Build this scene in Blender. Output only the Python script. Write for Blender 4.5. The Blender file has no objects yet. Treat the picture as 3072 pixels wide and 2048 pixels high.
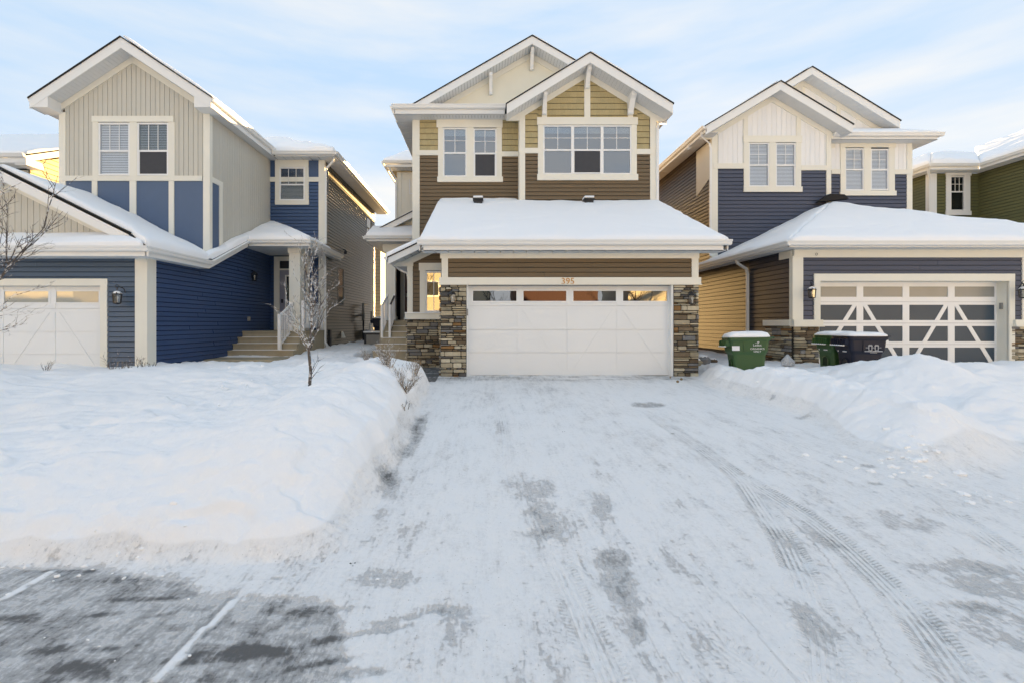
import bpy, bmesh, math, random
import numpy as np
from mathutils import Vector, Matrix
random.seed(7); np.random.seed(7)
C = bpy.context.scene.collection
SC = bpy.context.scene
R = math.radians
# ------------------------------------------------------------------ camera, sky, sun, exposure
F = 1365.0; U0 = 1455.0; V0 = 972.0; CZ = 1.22        # focal length in photo pixels, vanishing point, eye height
cam = bpy.data.cameras.new('camera'); camo = bpy.data.objects.new('camera', cam); C.objects.link(camo)
camo.location = (0, 0, CZ); camo.rotation_euler = (R(90), 0, 0)
cam.sensor_width = 36; cam.lens = F/3072*36; cam.clip_end = 2000; cam.clip_start = .05
cam.shift_x = (1536-U0)/3072; cam.shift_y = -(1024-V0)/3072
SC.camera = camo
SUN_EL = R(11); SUN_AZ = R(22)                         # azimuth measured from +Y towards +X
w = bpy.data.worlds.new('World'); SC.world = w; w.use_nodes = True
nt = w.node_tree; nt.nodes.clear()
def N(nt, t, **kw):
    n = nt.nodes.new(t)
    for k, v in kw.items(): setattr(n, k, v)
    return n
sky = N(nt, 'ShaderNodeTexSky'); sky.sky_type = 'NISHITA'; sky.sun_disc = False
sky.sun_elevation = SUN_EL; sky.sun_rotation = SUN_AZ; sky.air_density = 1.0; sky.dust_density = 0.35; sky.ozone_density = 1.2; sky.altitude = 700
tc = N(nt, 'ShaderNodeTexCoord'); mp = N(nt, 'ShaderNodeMapping'); mp.inputs['Scale'].default_value = (1.0, 1.0, 5.5); mp.inputs['Location'].default_value = (3.1, .4, 1.2)
nz = N(nt, 'ShaderNodeTexNoise'); nz.inputs['Scale'].default_value = 1.7; nz.inputs['Detail'].default_value = 7; nz.inputs['Roughness'].default_value = .55
cr = N(nt, 'ShaderNodeValToRGB'); cr.color_ramp.elements[0].position = .40; cr.color_ramp.elements[1].position = .74
cr.color_ramp.elements[0].color = (.04,)*3+(1,); cr.color_ramp.elements[1].color = (.40,)*3+(1,)
bw = N(nt, 'ShaderNodeRGBToBW'); ml = N(nt, 'ShaderNodeMix', data_type='RGBA', blend_type='MULTIPLY'); ml.inputs[0].default_value = 1
mx = N(nt, 'ShaderNodeMix', data_type='RGBA')
bg = N(nt, 'ShaderNodeBackground'); bg.inputs['Strength'].default_value = .13
out = N(nt, 'ShaderNodeOutputWorld')
L = nt.links.new
# sun-side glow evened out in the sky colour: brightness range compressed everywhere by the same curve
pw = N(nt, 'ShaderNodeMath', operation='POWER'); pw.inputs[1].default_value = -.95
vs_ = N(nt, 'ShaderNodeVectorMath', operation='SCALE'); hs = N(nt, 'ShaderNodeHueSaturation'); hs.inputs['Saturation'].default_value = 1.2
L(tc.outputs['Generated'], mp.inputs['Vector']); L(mp.outputs[0], nz.inputs['Vector']); L(nz.outputs['Fac'], cr.inputs['Fac'])
L(sky.outputs[0], bw.inputs[0]); L(bw.outputs[0], pw.inputs[0]); L(sky.outputs[0], vs_.inputs[0]); L(pw.outputs[0], vs_.inputs['Scale'])
L(vs_.outputs[0], hs.inputs['Color'])
b2 = N(nt, 'ShaderNodeRGBToBW'); L(vs_.outputs[0], b2.inputs[0]); L(b2.outputs[0], ml.inputs[6]); ml.inputs[7].default_value = (1.0, 1.03, 1.08, 1)
sp = N(nt, 'ShaderNodeSeparateXYZ'); L(tc.outputs['Generated'], sp.inputs[0]); hz = N(nt, 'ShaderNodeMapRange', interpolation_type='SMOOTHSTEP'); L(sp.outputs['Z'], hz.inputs[0])
for i_, v_ in zip((1, 2, 3, 4), (0, .40, .24, 0)): hz.inputs[i_].default_value = v_
am = N(nt, 'ShaderNodeMath', operation='ADD', use_clamp=True); L(cr.outputs[0], am.inputs[0]); L(hz.outputs[0], am.inputs[1])
lb = N(nt, 'ShaderNodeVectorMath', operation='SCALE'); lb.inputs[0].default_value = (.28, .585, 1.22); L(b2.outputs[0], lb.inputs['Scale'])
mh = N(nt, 'ShaderNodeMix', data_type='RGBA'); mh.inputs[0].default_value = .93; L(hs.outputs[0], mh.inputs[6]); L(lb.outputs[0], mh.inputs[7])
L(am.outputs[0], mx.inputs[0]); L(mh.outputs[2], mx.inputs[6]); L(ml.outputs[2], mx.inputs[7]); L(mx.outputs[2], bg.inputs['Color']); L(bg.outputs[0], out.inputs['Surface'])
sl = bpy.data.lights.new('sun', 'SUN'); sl.energy = 2.3; sl.angle = R(.6); sl.color = (1, .80, .52)
so = bpy.data.objects.new('sun', sl); C.objects.link(so)
S = Vector((math.sin(SUN_AZ)*math.cos(SUN_EL), math.cos(SUN_AZ)*math.cos(SUN_EL), math.sin(SUN_EL)))
so.rotation_euler = (-S).to_track_quat('-Z', 'Y').to_euler(); so.location = S*80
SC.view_settings.view_transform = 'Standard'; SC.view_settings.look = 'None'; SC.view_settings.gamma = 1
SC.view_settings.use_curve_mapping = False
SC.view_settings.exposure = 3.2
SC.view_settings.use_white_balance = True; SC.view_settings.white_balance_temperature = 12200; SC.view_settings.white_balance_tint = 12
SC.cycles.max_bounces = 8; SC.cycles.diffuse_bounces = 4; SC.cycles.glossy_bounces = 4; SC.cycles.transparent_max_bounces = 8
SC.cycles.use_denoising = True; SC.cycles.caustics_reflective = False; SC.cycles.caustics_refractive = False
SC.cycles.sample_clamp_indirect = 6
# ------------------------------------------------------------------ helpers
def PX(u, Y): return (u-U0)/F*Y
def PZ(v, Y): return CZ+(V0-v)/F*Y
def YU(u, X): return X*F/(u-U0)                        # distance at which the plane X=const meets image column u
def crop(u0, v0, s): return lambda x, y: (u0+x/s, v0+y/s)
c1 = crop(0, 60, 2.613); c2 = crop(0, 640, 2.613); c3 = crop(580, 400, 2.613); c4 = crop(580, 700, 2.613)
c5 = crop(1130, 80, 2.24); c6 = crop(1080, 640, 2.613); c7 = crop(1680, 640, 2.613); c8 = crop(1950, 180, 2.0963); c9 = crop(2372, 740, 3.136)
def W(c, x, y, Y):
    u, v = c(x, y); return (PX(u, Y), PZ(v, Y))
def rect(c, Y, x0, y0, x1, y1):
    a = W(c, x0, y1, Y); b = W(c, x1, y0, Y); return a[0], b[0], a[1], b[1]    # h0,h1,z0,z1
def pol(c, Y, *pts): return [W(c, x, y, Y) for x, y in pts]
MFRONT = lambda Y: (lambda h, z, d: (h, Y-d, z))
MRIGHT = lambda X: (lambda h, z, d: (X+d, h, z))
MLEFT = lambda X: (lambda h, z, d: (X-d, h, z))
ORG = {}
def thing(name, label, cat, loc=(0, 0, 0), group=None):
    o = bpy.data.objects.new(name, None); C.objects.link(o); o.location = loc; o.empty_display_size = .2
    o['label'] = label; o['category'] = cat
    if group: o['group'] = group
    ORG[o] = Vector(loc); return o
class MB:
    def __init__(s): s.v = []; s.f = []
    def add(s, vs, fs):
        n = len(s.v); s.v += [tuple(v) for v in vs]; s.f += [tuple(i+n for i in f) for f in fs]; return s
    def box(s, x0, x1, y0, y1, z0, z1):
        return s.add([(x0,y0,z0),(x1,y0,z0),(x1,y1,z0),(x0,y1,z0),(x0,y0,z1),(x1,y0,z1),(x1,y1,z1),(x0,y1,z1)],
                     [(0,3,2,1),(4,5,6,7),(0,1,5,4),(1,2,6,5),(2,3,7,6),(3,0,4,7)])
    def mpoly(s, M, pts, d0, d1, dfun=None):           # polygon on a wall plane, extruded from d0 to d1
        n = len(pts)
        fr = [M(h, z, dfun(z) if dfun else d1) for h, z in pts]; bk = [M(h, z, d0) for h, z in pts]
        return s.add(fr+bk, [tuple(range(n)), tuple(range(2*n-1, n-1, -1))]+[(i, n+i, n+(i+1) % n, (i+1) % n) for i in range(n)])
    def mbox(s, M, h0, h1, z0, z1, d0, d1): return s.mpoly(M, [(h0,z0),(h1,z0),(h1,z1),(h0,z1)], d0, d1)
    def prism(s, pts, vec):                            # 3D polygon swept by vec
        n = len(pts); a = [Vector(p) for p in pts]; b = [p+Vector(vec) for p in a]
        return s.add(a+b, [tuple(range(n)), tuple(range(2*n-1, n-1, -1))]+[(i, n+i, n+(i+1) % n, (i+1) % n) for i in range(n)])
    def tube(s, pts, rad, n=6, cap=True):
        pts = [Vector(p) for p in pts]; rad = rad if isinstance(rad, (list, tuple)) else [rad]*len(pts)
        rings = []; base = len(s.v); up = None
        for i, p in enumerate(pts):
            t = (pts[min(i+1, len(pts)-1)]-pts[max(i-1, 0)]).normalized()
            if up is None: up = t.orthogonal().normalized()
            a = (up-t*up.dot(t)).normalized() if (up-t*up.dot(t)).length > 1e-5 else t.orthogonal().normalized()
            up = a; b = t.cross(a)
            for k in range(n):
                g = 2*math.pi*k/n; s.v.append(tuple(p+(a*math.cos(g)+b*math.sin(g))*rad[i]))
        for i in range(len(pts)-1):
            for k in range(n):
                s.f.append((base+i*n+k, base+i*n+(k+1) % n, base+(i+1)*n+(k+1) % n, base+(i+1)*n+k))
        if cap:
            s.f.append(tuple(base+k for k in range(n-1, -1, -1))); m = base+(len(pts)-1)*n; s.f.append(tuple(m+k for k in range(n)))
        return s
    def flat_tube(s, pts, wx, wy, side):               # rectangular section (downspouts): side = wide direction
        pts = [Vector(p) for p in pts]; side = Vector(side).normalized(); base = len(s.v)
        for i, p in enumerate(pts):
            t = (pts[min(i+1, len(pts)-1)]-pts[max(i-1, 0)]).normalized(); b = t.cross(side).normalized()
            for a, c in ((-1,-1),(1,-1),(1,1),(-1,1)): s.v.append(tuple(p+side*a*wx/2+b*c*wy/2))
        for i in range(len(pts)-1):
            for k in range(4): s.f.append((base+i*4+k, base+i*4+(k+1) % 4, base+i*4+4+(k+1) % 4, base+i*4+4+k))
        s.f.append((base, base+3, base+2, base+1)); m = base+(len(pts)-1)*4; s.f.append((m, m+1, m+2, m+3))
        return s
    def lathe(s, prof, c, n=20, sx=1, sy=1):
        base = len(s.v)
        for r, z in prof:
            for k in range(n):
                g = 2*math.pi*k/n; s.v.append((c[0]+r*sx*math.cos(g), c[1]+r*sy*math.sin(g), c[2]+z))
        for i in range(len(prof)-1):
            for k in range(n): s.f.append((base+i*n+k, base+i*n+(k+1) % n, base+(i+1)*n+(k+1) % n, base+(i+1)*n+k))
        s.f.append(tuple(base+k for k in range(n-1, -1, -1))); m = base+(len(prof)-1)*n; s.f.append(tuple(m+k for k in range(n)))
        return s
def obj(name, b, mat, parent=None, smooth=False, label=None, kind=None, bevel=0, mats=None):
    me = bpy.data.meshes.new(name)
    org = ORG[parent] if parent else Vector((0, 0, 0))
    me.from_pydata([(x-org.x, y-org.y, z-org.z) for x, y, z in b.v], [], b.f)
    if bevel or smooth or name in ('pane', 'glass'):
        bm = bmesh.new(); bm.from_mesh(me); bmesh.ops.recalc_face_normals(bm, faces=bm.faces)
        if bevel: bmesh.ops.bevel(bm, geom=[e for e in bm.edges if e.calc_face_angle(0) > .5], offset=bevel, segments=2, affect='EDGES', profile=.7, clamp_overlap=True)
        bm.to_mesh(me); bm.free()
    if smooth: me.polygons.foreach_set('use_smooth', [True]*len(me.polygons))
    me.materials.append(mat); me.update()
    o = bpy.data.objects.new(name, me); C.objects.link(o)
    if parent: o.parent = parent
    ORG[o] = org
    if label: o['label'] = label
    if kind: o['kind'] = kind
    return o
def top(name, b, mat, label, cat, group=None, **kw):
    c = Vector((sum(v[0] for v in b.v)/len(b.v), sum(v[1] for v in b.v)/len(b.v), min(v[2] for v in b.v)))
    b.v = [(x-c.x, y-c.y, z-c.z) for x, y, z in b.v]
    o = obj(name, b, mat, **kw); o.location = c; ORG[o] = c; o['label'] = label; o['category'] = cat
    if group: o['group'] = group
    return o
# numpy noise
def vnoise(x, y, seed=0):
    xi = np.floor(x).astype(np.int64); yi = np.floor(y).astype(np.int64); xf = x-xi; yf = y-yi
    def h(a, b):
        n = (a*374761393+b*668265263+seed*1442695041) & 0xffffffff; n = ((n ^ (n >> 13))*1274126177) & 0xffffffff
        return ((n ^ (n >> 16)) & 0xffff)/65535.0
    u = xf*xf*(3-2*xf); v = yf*yf*(3-2*yf)
    return (h(xi, yi)*(1-u)+h(xi+1, yi)*u)*(1-v)+(h(xi, yi+1)*(1-u)+h(xi+1, yi+1)*u)*v
def fbm(x, y, oct=4, seed=0, g=.5):
    a = 1; t = 0; s = 0
    for i in range(oct): t = t+a*(vnoise(x*2**i+i*17.3, y*2**i-i*9.1, seed+i)-.5); s += a; a *= g
    return t/s*2
def sstep(x): x = np.clip(x, 0, 1); return x*x*(3-2*x)
# ------------------------------------------------------------------ materials
def mat(name, col, rough=.6, spec=.3, var=.12, scale=6, bump=0, bscale=40, metal=0, rnd=0, stretch=(1, 1, 1), coat=0):
    m = bpy.data.materials.new(name); m.use_nodes = True; t = m.node_tree; p = t.nodes['Principled BSDF']
    p.inputs['Roughness'].default_value = rough; p.inputs['Specular IOR Level'].default_value = spec; p.inputs['Metallic'].default_value = metal
    p.inputs['Coat Weight'].default_value = coat; p.inputs['Coat Roughness'].default_value = .12
    tc = N(t, 'ShaderNodeTexCoord'); mp = N(t, 'ShaderNodeMapping'); mp.inputs['Scale'].default_value = stretch
    t.links.new(tc.outputs['Object'], mp.inputs[0])
    nz = N(t, 'ShaderNodeTexNoise'); nz.inputs['Scale'].default_value = scale; nz.inputs['Detail'].default_value = 5
    t.links.new(mp.outputs[0], nz.inputs['Vector'])
    mr = N(t, 'ShaderNodeMapRange'); mr.inputs[3].default_value = 1-var; mr.inputs[4].default_value = 1+var
    t.links.new(nz.outputs['Fac'], mr.inputs[0])
    last = mr.outputs[0]
    if rnd:
        oi = N(t, 'ShaderNodeObjectInfo'); m2 = N(t, 'ShaderNodeMapRange'); m2.inputs[3].default_value = 1-rnd; m2.inputs[4].default_value = 1+rnd
        t.links.new(oi.outputs['Random'], m2.inputs[0]); mu = N(t, 'ShaderNodeMath', operation='MULTIPLY')
        t.links.new(last, mu.inputs[0]); t.links.new(m2.outputs[0], mu.inputs[1]); last = mu.outputs[0]
    vm = N(t, 'ShaderNodeVectorMath', operation='SCALE'); vm.inputs[0].default_value = col[:3]
    t.links.new(last, vm.inputs['Scale']); t.links.new(vm.outputs[0], p.inputs['Base Color'])
    if bump:
        n2 = N(t, 'ShaderNodeTexNoise'); n2.inputs['Scale'].default_value = bscale; n2.inputs['Detail'].default_value = 6
        t.links.new(mp.outputs[0], n2.inputs['Vector'])
        bp = N(t, 'ShaderNodeBump'); bp.inputs['Strength'].default_value = bump; bp.inputs['Distance'].default_value = .02
        t.links.new(n2.outputs['Fac'], bp.inputs['Height']); t.links.new(bp.outputs[0], p.inputs['Normal'])
    return m
CREAM = mat('cream_trim', (.80, .77, .68), .55, .3, .04, 3, .05, 60, rnd=.02)
WHITE = mat('white_metal', (.80, .80, .78), .4, .4, .03, 3)
SOFF = mat('soffit_white', (.68, .69, .69), .55, .3, .05, 4)
VINYL = mat('window_vinyl', (.83, .83, .82), .35, .4, .02)
BROWN = mat('brown_siding', (.175, .118, .068), .5, .35, .06, 5, .12, 30, rnd=.035, stretch=(.3, .3, 3))
KHAKI = mat('khaki_shake', (.48, .385, .215), .65, .25, .22, 14, .5, 30, rnd=.05, stretch=(6, 6, .8))
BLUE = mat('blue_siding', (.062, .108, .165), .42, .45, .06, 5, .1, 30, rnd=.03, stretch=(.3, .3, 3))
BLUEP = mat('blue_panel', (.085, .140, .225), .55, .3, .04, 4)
BLUE_SHADED = mat('blue_siding_shaded', (.028, .072, .165), .42, .4, .06, 5, .1, 30, rnd=.03, stretch=(.3, .3, 3))  # same blue siding as the front; the side wall's shade is in the colour
GREIGE = mat('greige_siding', (.57, .545, .48), .55, .3, .04, 4, rnd=.02)
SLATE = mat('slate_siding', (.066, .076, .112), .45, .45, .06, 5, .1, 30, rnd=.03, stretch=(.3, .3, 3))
SIDEB = mat('side_siding_warm_lit', (.135, .115, .080), .34, .42, .06, 5, .08, 30, rnd=.03, stretch=(.3, .3, 3))  # blue house's side siding, warm reflected light put into its colour
SLATE_LIT = mat('side_slate_gold_lit', (.058, .036, .020), .36, .30, .06, 5, .08, 30, rnd=.05, stretch=(.3, .3, 3))  # slate siding with the golden reflected light put into its colour
WBOARD = mat('white_board', (.82, .82, .81), .55, .3, .03, 4, rnd=.02)
GREEN = mat('green_siding', (.135, .135, .062), .55, .3, .06, 5, rnd=.04)
TAN = mat('tan_siding', (.62, .50, .31), .6, .3, .06, 5, rnd=.03)
SHING = mat('asphalt_shingle', (.035, .033, .032), .95, .1, .3, 30, .5, 60)
CORE = mat('wall_core', (.03, .03, .03), .9, .1, .1)
FOUND = mat('foundation_concrete', (.24, .21, .165), .9, .15, .2, 5, .35, 30)
STEPM = mat('step_concrete', (.40, .335, .24), .85, .2, .14, 6, .3, 40)
BLACK = mat('black_metal', (.018, .018, .02), .4, .5, .1)
DARK = mat('dark_interior', (.035, .04, .045), .8, .2, .2, 3)
BLIND = mat('blind_slat', (.78, .80, .78), .6, .2, .03)
SHADE = mat('roller_shade', (.85, .85, .82), .7, .2, .05)
SCREEN = mat('insect_screen', (.07, .072, .08), .75, .15, .1, 8)
DOORC = mat('door_panel_cream', (.80, .82, .82), .45, .35, .025, 2, .03, 80)
REDD = mat('dark_red_door', (.07, .010, .012), .35, .5, .05)
LAVD = mat('grey_lavender_door', (.28, .28, .34), .45, .4, .05)
COPPER = mat('copper_number', (.60, .30, .10), .4, .5, .2, 30, metal=.5)
GREY = mat('grey_plastic', (.28, .27, .25), .55, .3, .1)
BINPL = mat('black_cart_plastic', (.014, .018, .034), .45, .25, .15, 5, .08, 60)
BINGR = mat('green_cart_plastic', (.030, .095, .030), .42, .5, .12, 5, .08, 60)
PAPER = mat('white_sticker', (.75, .76, .78), .5, .3, .03)
BARKM = mat('dark_bark', (.075, .06, .05), .9, .1, .3, 30, .4, 50)
TWIGM = mat('dry_stem', (.30, .22, .15), .9, .1, .3, 30)
WOODM = mat('weathered_wood', (.30, .20, .11), .8, .2, .3, 12, .3, 40)
REDS = mat('barn_red_siding', (.040, .0065, .004), .6, .3, .05, 4)
GOLDS = mat('pale_gold_siding', (.44, .39, .29), .6, .3, .05, 4)
STONES = [mat('stone_%s' % n, c, .85, .2, .3, 9, .7, 25, rnd=.2) for n, c in
          (('tan', (.36, .30, .21)), ('cream', (.52, .46, .35)), ('grey', (.22, .215, .21)), ('brown', (.17, .125, .085)), ('charcoal', (.12, .11, .10)), ('buff', (.43, .36, .26)), ('rust', (.24, .13, .06)))]
MORTAR = mat('dark_mortar', (.06, .05, .038), .95, .1, .2, 10)  # dark mortar and backing behind the stones
def glass_mat(name, tint, refl, rough=.015):
    m = bpy.data.materials.new(name); m.use_nodes = True; t = m.node_tree; t.nodes.clear()
    o = N(t, 'ShaderNodeOutputMaterial'); tr = N(t, 'ShaderNodeBsdfTransparent'); tr.inputs[0].default_value = tint+(1,)
    gl = N(t, 'ShaderNodeBsdfGlossy'); gl.inputs['Roughness'].default_value = rough; gl.inputs['Color'].default_value = (.95, .97, 1, 1)
    nz = N(t, 'ShaderNodeTexNoise'); nz.inputs['Scale'].default_value = 1.6; tc = N(t, 'ShaderNodeTexCoord'); t.links.new(tc.outputs['Object'], nz.inputs['Vector'])
    bp = N(t, 'ShaderNodeBump'); bp.inputs['Strength'].default_value = .028; bp.inputs['Distance'].default_value = .05
    t.links.new(nz.outputs['Fac'], bp.inputs['Height']); t.links.new(bp.outputs[0], gl.inputs['Normal'])
    fr = N(t, 'ShaderNodeFresnel'); fr.inputs[0].default_value = 1.5
    ad = N(t, 'ShaderNodeMath', operation='ADD', use_clamp=True); ad.inputs[1].default_value = refl; t.links.new(fr.outputs[0], ad.inputs[0])
    ge = N(t, 'ShaderNodeNewGeometry'); om = N(t, 'ShaderNodeMath', operation='SUBTRACT'); om.inputs[0].default_value = 1; t.links.new(ge.outputs['Backfacing'], om.inputs[1])
    mu = N(t, 'ShaderNodeMath', operation='MULTIPLY'); t.links.new(ad.outputs[0], mu.inputs[0]); t.links.new(om.outputs[0], mu.inputs[1])   # the inner face of a pane only lets light through
    mx = N(t, 'ShaderNodeMixShader'); t.links.new(mu.outputs[0], mx.inputs[0]); t.links.new(tr.outputs[0], mx.inputs[1]); t.links.new(gl.outputs[0], mx.inputs[2]); t.links.new(mx.outputs[0], o.inputs[0])
    return m
GLASS = glass_mat('window_glass', (.62, .68, .72), .26)
GLASSB = glass_mat('window_glass_clear', (.95, .97, 1.0), .02)
GLASSD = glass_mat('garage_glass', (.35, .36, .38), .30, .012)
GLASSF = mat('frosted_dark_glass', (.052, .082, .110), .3, .2, .06, 2)
GLASSM = mat('frosted_grey_glass', (.27, .28, .27), .25, .5, .12, 2)
LAMPG = glass_mat('lantern_glass', (.85, .82, .75), .1)
def snow_mat(name, bs=.35):
    m = bpy.data.materials.new(name); m.use_nodes = True; t = m.node_tree; p = t.nodes['Principled BSDF']
    p.inputs['Roughness'].default_value = .75; p.inputs['Specular IOR Level'].default_value = .25
    p.inputs['Base Color'].default_value = (.92, .92, .92, 1)
    tc = N(t, 'ShaderNodeTexCoord')
    n1 = N(t, 'ShaderNodeTexNoise'); n1.inputs['Scale'].default_value = 9; n1.inputs['Detail'].default_value = 9; n1.inputs['Roughness'].default_value = .6
    t.links.new(tc.outputs['Object'], n1.inputs['Vector'])
    b = N(t, 'ShaderNodeBump'); b.inputs['Strength'].default_value = bs; b.inputs['Distance'].default_value = .03
    t.links.new(n1.outputs['Fac'], b.inputs['Height']); t.links.new(b.outputs[0], p.inputs['Normal'])
    return m
SNOW = snow_mat('roof_snow_white', .22)
def frost_mat(name, dark, lo=.45, hi=.54, lt=.74):
    m = bpy.data.materials.new(name); m.use_nodes = True; t = m.node_tree; p = t.nodes['Principled BSDF']
    p.inputs['Roughness'].default_value = .85
    tc = N(t, 'ShaderNodeTexCoord'); n1 = N(t, 'ShaderNodeTexNoise'); n1.inputs['Scale'].default_value = 22; n1.inputs['Detail'].default_value = 4
    t.links.new(tc.outputs['Object'], n1.inputs['Vector'])
    r = N(t, 'ShaderNodeValToRGB'); r.color_ramp.elements[0].position = lo; r.color_ramp.elements[1].position = hi
    r.color_ramp.elements[0].color = dark+(1,); r.color_ramp.elements[1].color = (lt, lt, lt, 1)
    t.links.new(n1.outputs['Fac'], r.inputs[0]); t.links.new(r.outputs[0], p.inputs['Base Color']); return m
FROST = frost_mat('hoar_frost', (.20, .16, .13), .47, .55, .74)
HALFF = frost_mat('patchy_frost_bark', (.10, .078, .066), .54, .62, .6)
# ------------------------------------------------------------------ ground: one displaced sheet, snow banks are its relief
DP = lambda x, y: (x*3072/2352, y*2048/1568)
def zbase(Y): return np.interp(Y, [-60, 3.1, 10.9, 60], [-.42, -.42, 0, .05])
def G(x, y):                                           # point of the picture (2352-wide units) on the bare ground
    u, v = DP(x, y); k = (v-V0)/F
    Y = (CZ+.42)/k
    if Y > 3.1: Y = (CZ+.42+3.1*.42/7.8)/(k+.42/7.8)
    return PX(u, Y), Y
def ground(X, Y):
    zb = zbase(Y)
    wob = .10*fbm(X*.0+Y*1.1, Y*.35, 3, 5)+.05*fbm(X*3, Y*3, 2, 8)
    xe = np.interp(Y, [3.3, 5, 8, 9.6, 10.5, 12.6, 13.2], [-.92, -.93, -1.06, -1.12, -1.75, -2.45, -3.7])+wob
    ye = 3.06+.16*fbm(X*.8, X*.2, 3, 11)+.05*fbm(X*4, Y*4, 2, 12)
    m = sstep((xe-X)/(.32+.25*sstep((5.0-Y)/1.5)))*sstep((Y-ye)/(.34+.1*sstep((-X-2)/3)))
    ZL = np.interp(Y, [3.1, 3.3, 3.6, 4.1, 4.7, 5.4, 6.5, 8, 9.5, 13, 17, 21, 30], [-.40, -.33, -.25, -.14, -.05, -.06, -.04, .08, .19, .20, .30, .42, .5])
    ZL = ZL+.50*np.exp(-((X+1.95)/.72)**2)*np.interp(Y, [3.4, 4.3, 5.4, 7.5, 8.8, 9.8, 10.6], [.10, .62, .85, 1.02, .72, .35, .05])
    ZL = ZL+.10*np.exp(-((X+3.6)/1.0)**2-((Y-5.2)/1.0)**2)+.10*np.exp(-((X+6.3)/1.1)**2-((Y-9.0)/.5)**2)+.13*np.exp(-((X+5.3)/.45)**2-((Y-10.3)/.35)**2)
    ZL = ZL-.10*np.exp(-((X+6.2)/1.6)**2-((Y-6.0)/.7)**2)
    ZL = ZL+.075*fbm(X*.55, Y*.8, 4, 3)
    # snow trodden low along the walk to the steps of the blue house
    ZL = ZL-.12*sstep((X+8.0)/.4)*sstep((-5.6-X)/.5)*sstep((Y-11.4)/.5)*sstep((14-Y)/.5)
    ZL = ZL+.13*np.abs(fbm(X*.8+7, Y*1.0, 4, 13, .55))+.055*np.abs(fbm(X*2.5, Y*2.9, 4, 14, .55))+.045*sstep((fbm(X*.55+2, Y*.8, 4, 15)-.12)/.05)
    h = zb*(1-m)+ZL*m
    xr = np.interp(Y, [3.8, 5, 7, 9.8, 10.6, 11], [3.75, 4.3, 4.75, 4.62, 4.9, 5.2])+.12*fbm(Y*1.3, Y*.3, 3, 21)+.04*fbm(X*3, Y*3, 2, 9)
    mr = sstep((X-xr)/.5)*sstep((Y-np.interp(X, [3.5, 4.6, 6, 9, 14], [3.75, 4.4, 4.9, 5.2, 5.2]))/1.1)
    ZR = np.interp(Y, [3.8, 5, 6.5, 8, 10, 12, 16, 21], [-.36, -.26, -.12, .0, .08, .12, .2, .4])
    ZR = ZR+.56*np.exp(-((X-7.95)/.95)**2-((Y-8.4)/1.25)**2)+.30*np.exp(-((X-10.0)/1.5)**2-((Y-9.3)/1.0)**2)+.22*np.exp(-((X-12.5)/1.0)**2-((Y-10.2)/.8)**2)
    ZR = ZR+.24*np.exp(-((X-5.05)/.42)**2-((Y-10.1)/.75)**2)+.33*np.exp(-((X-5.6)/.6)**2)*sstep((Y-4.5)/1)*sstep((9.6-Y)/1)
    ZR = ZR+.12*np.exp(-((X-4.35)/.4)**2-((Y-4.7)/.55)**2)-.05*np.exp(-((X-6.8)/.5)**2-((Y-10.3)/.5)**2)+.15*np.exp(-((X-5.95)/.45)**2-((Y-9.55)/.3)**2)
    ZR = ZR+.055*fbm(X*.6, Y*.8, 4, 33)+.13*np.abs(fbm(X*1.0+3, Y*1.2, 4, 34, .55))+.06*np.abs(fbm(X*3, Y*3.3, 4, 35, .55))+.045*sstep((fbm(X*.6+5, Y*.8, 4, 36)-.1)/.05)
    h = h*(1-mr)+ZR*mr
    mm = np.maximum(m, mr)
    # crumbly, shovelled relief
    edge = np.exp(-((mm-.45)/.35)**2)
    h = h+mm*(.030*fbm(X*2.3, Y*2.6, 5, 41, .55))+edge*mm*.10*np.maximum(fbm(X*5, Y*6, 4, 51, .6), 0)+mm*.014*fbm(X*8, Y*9, 3, 52, .6)
    chunk = np.exp(-((X-4.35)/.65)**2-((Y-4.75)/.6)**2)+.5*np.exp(-((X-4.7)/.35)**2-((Y-7)/2)**2)
    h = h+chunk*.13*np.maximum(fbm(X*4.5, Y*5, 4, 61, .6), 0)*mm
    return h, mm
def gz(x, y): return float(ground(np.array([float(x)]), np.array([float(y)]))[0][0])
def axis(segs):
    a = [segs[0][0]]
    for s, e, d0, d1 in segs:
        x = s
        while x < e-1e-6:
            t = (x-s)/(e-s); x = min(e, x+d0*(1-t)+d1*t); a.append(x)
    return np.array(a)
gx = axis([(-60, -14, 4, 1), (-14, -5, .3, .035), (-5, 6, .022, .022), (6, 14, .03, .15), (14, 60, .6, 4)])
gy = axis([(-60, 0, 4, .5), (0, 1.7, .3, .05), (1.7, 4.5, .0125, .02), (4.5, 14, .022, .06), (14, 26, .15, .6), (26, 90, 1, 5)])
GX, GY = np.meshgrid(gx, gy); GZ, GM = ground(GX, GY)
nx, ny = len(gx), len(gy)
# bare patches (concrete swept clear) painted as cover amounts: 1 deep snow, 0 bare
cover = np.ones_like(GX)*.80
drive = 1-GM
base_n = fbm(GX*1.3, GY*.45, 4, 71)*.5+fbm(GX*5, GY*1.6, 3, 72)*.28
cover = .81+.16*base_n
def blob(x, y, rx, ry, amt, ang=0, seed=1):
    global cover
    cx, cy = G(x, y); dx = GX-cx; dy = GY-cy; a = R(ang); px = dx*math.cos(a)+dy*math.sin(a); py = -dx*math.sin(a)+dy*math.cos(a)
    d = np.sqrt((px/rx)**2+(py/ry)**2)+.9*fbm(GX*5, GY*4, 4, seed, .6)
    cover = cover-amt*(.62 if y < 1290 and x > 900 else .66)*sstep((1.35-d)/.9)
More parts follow.
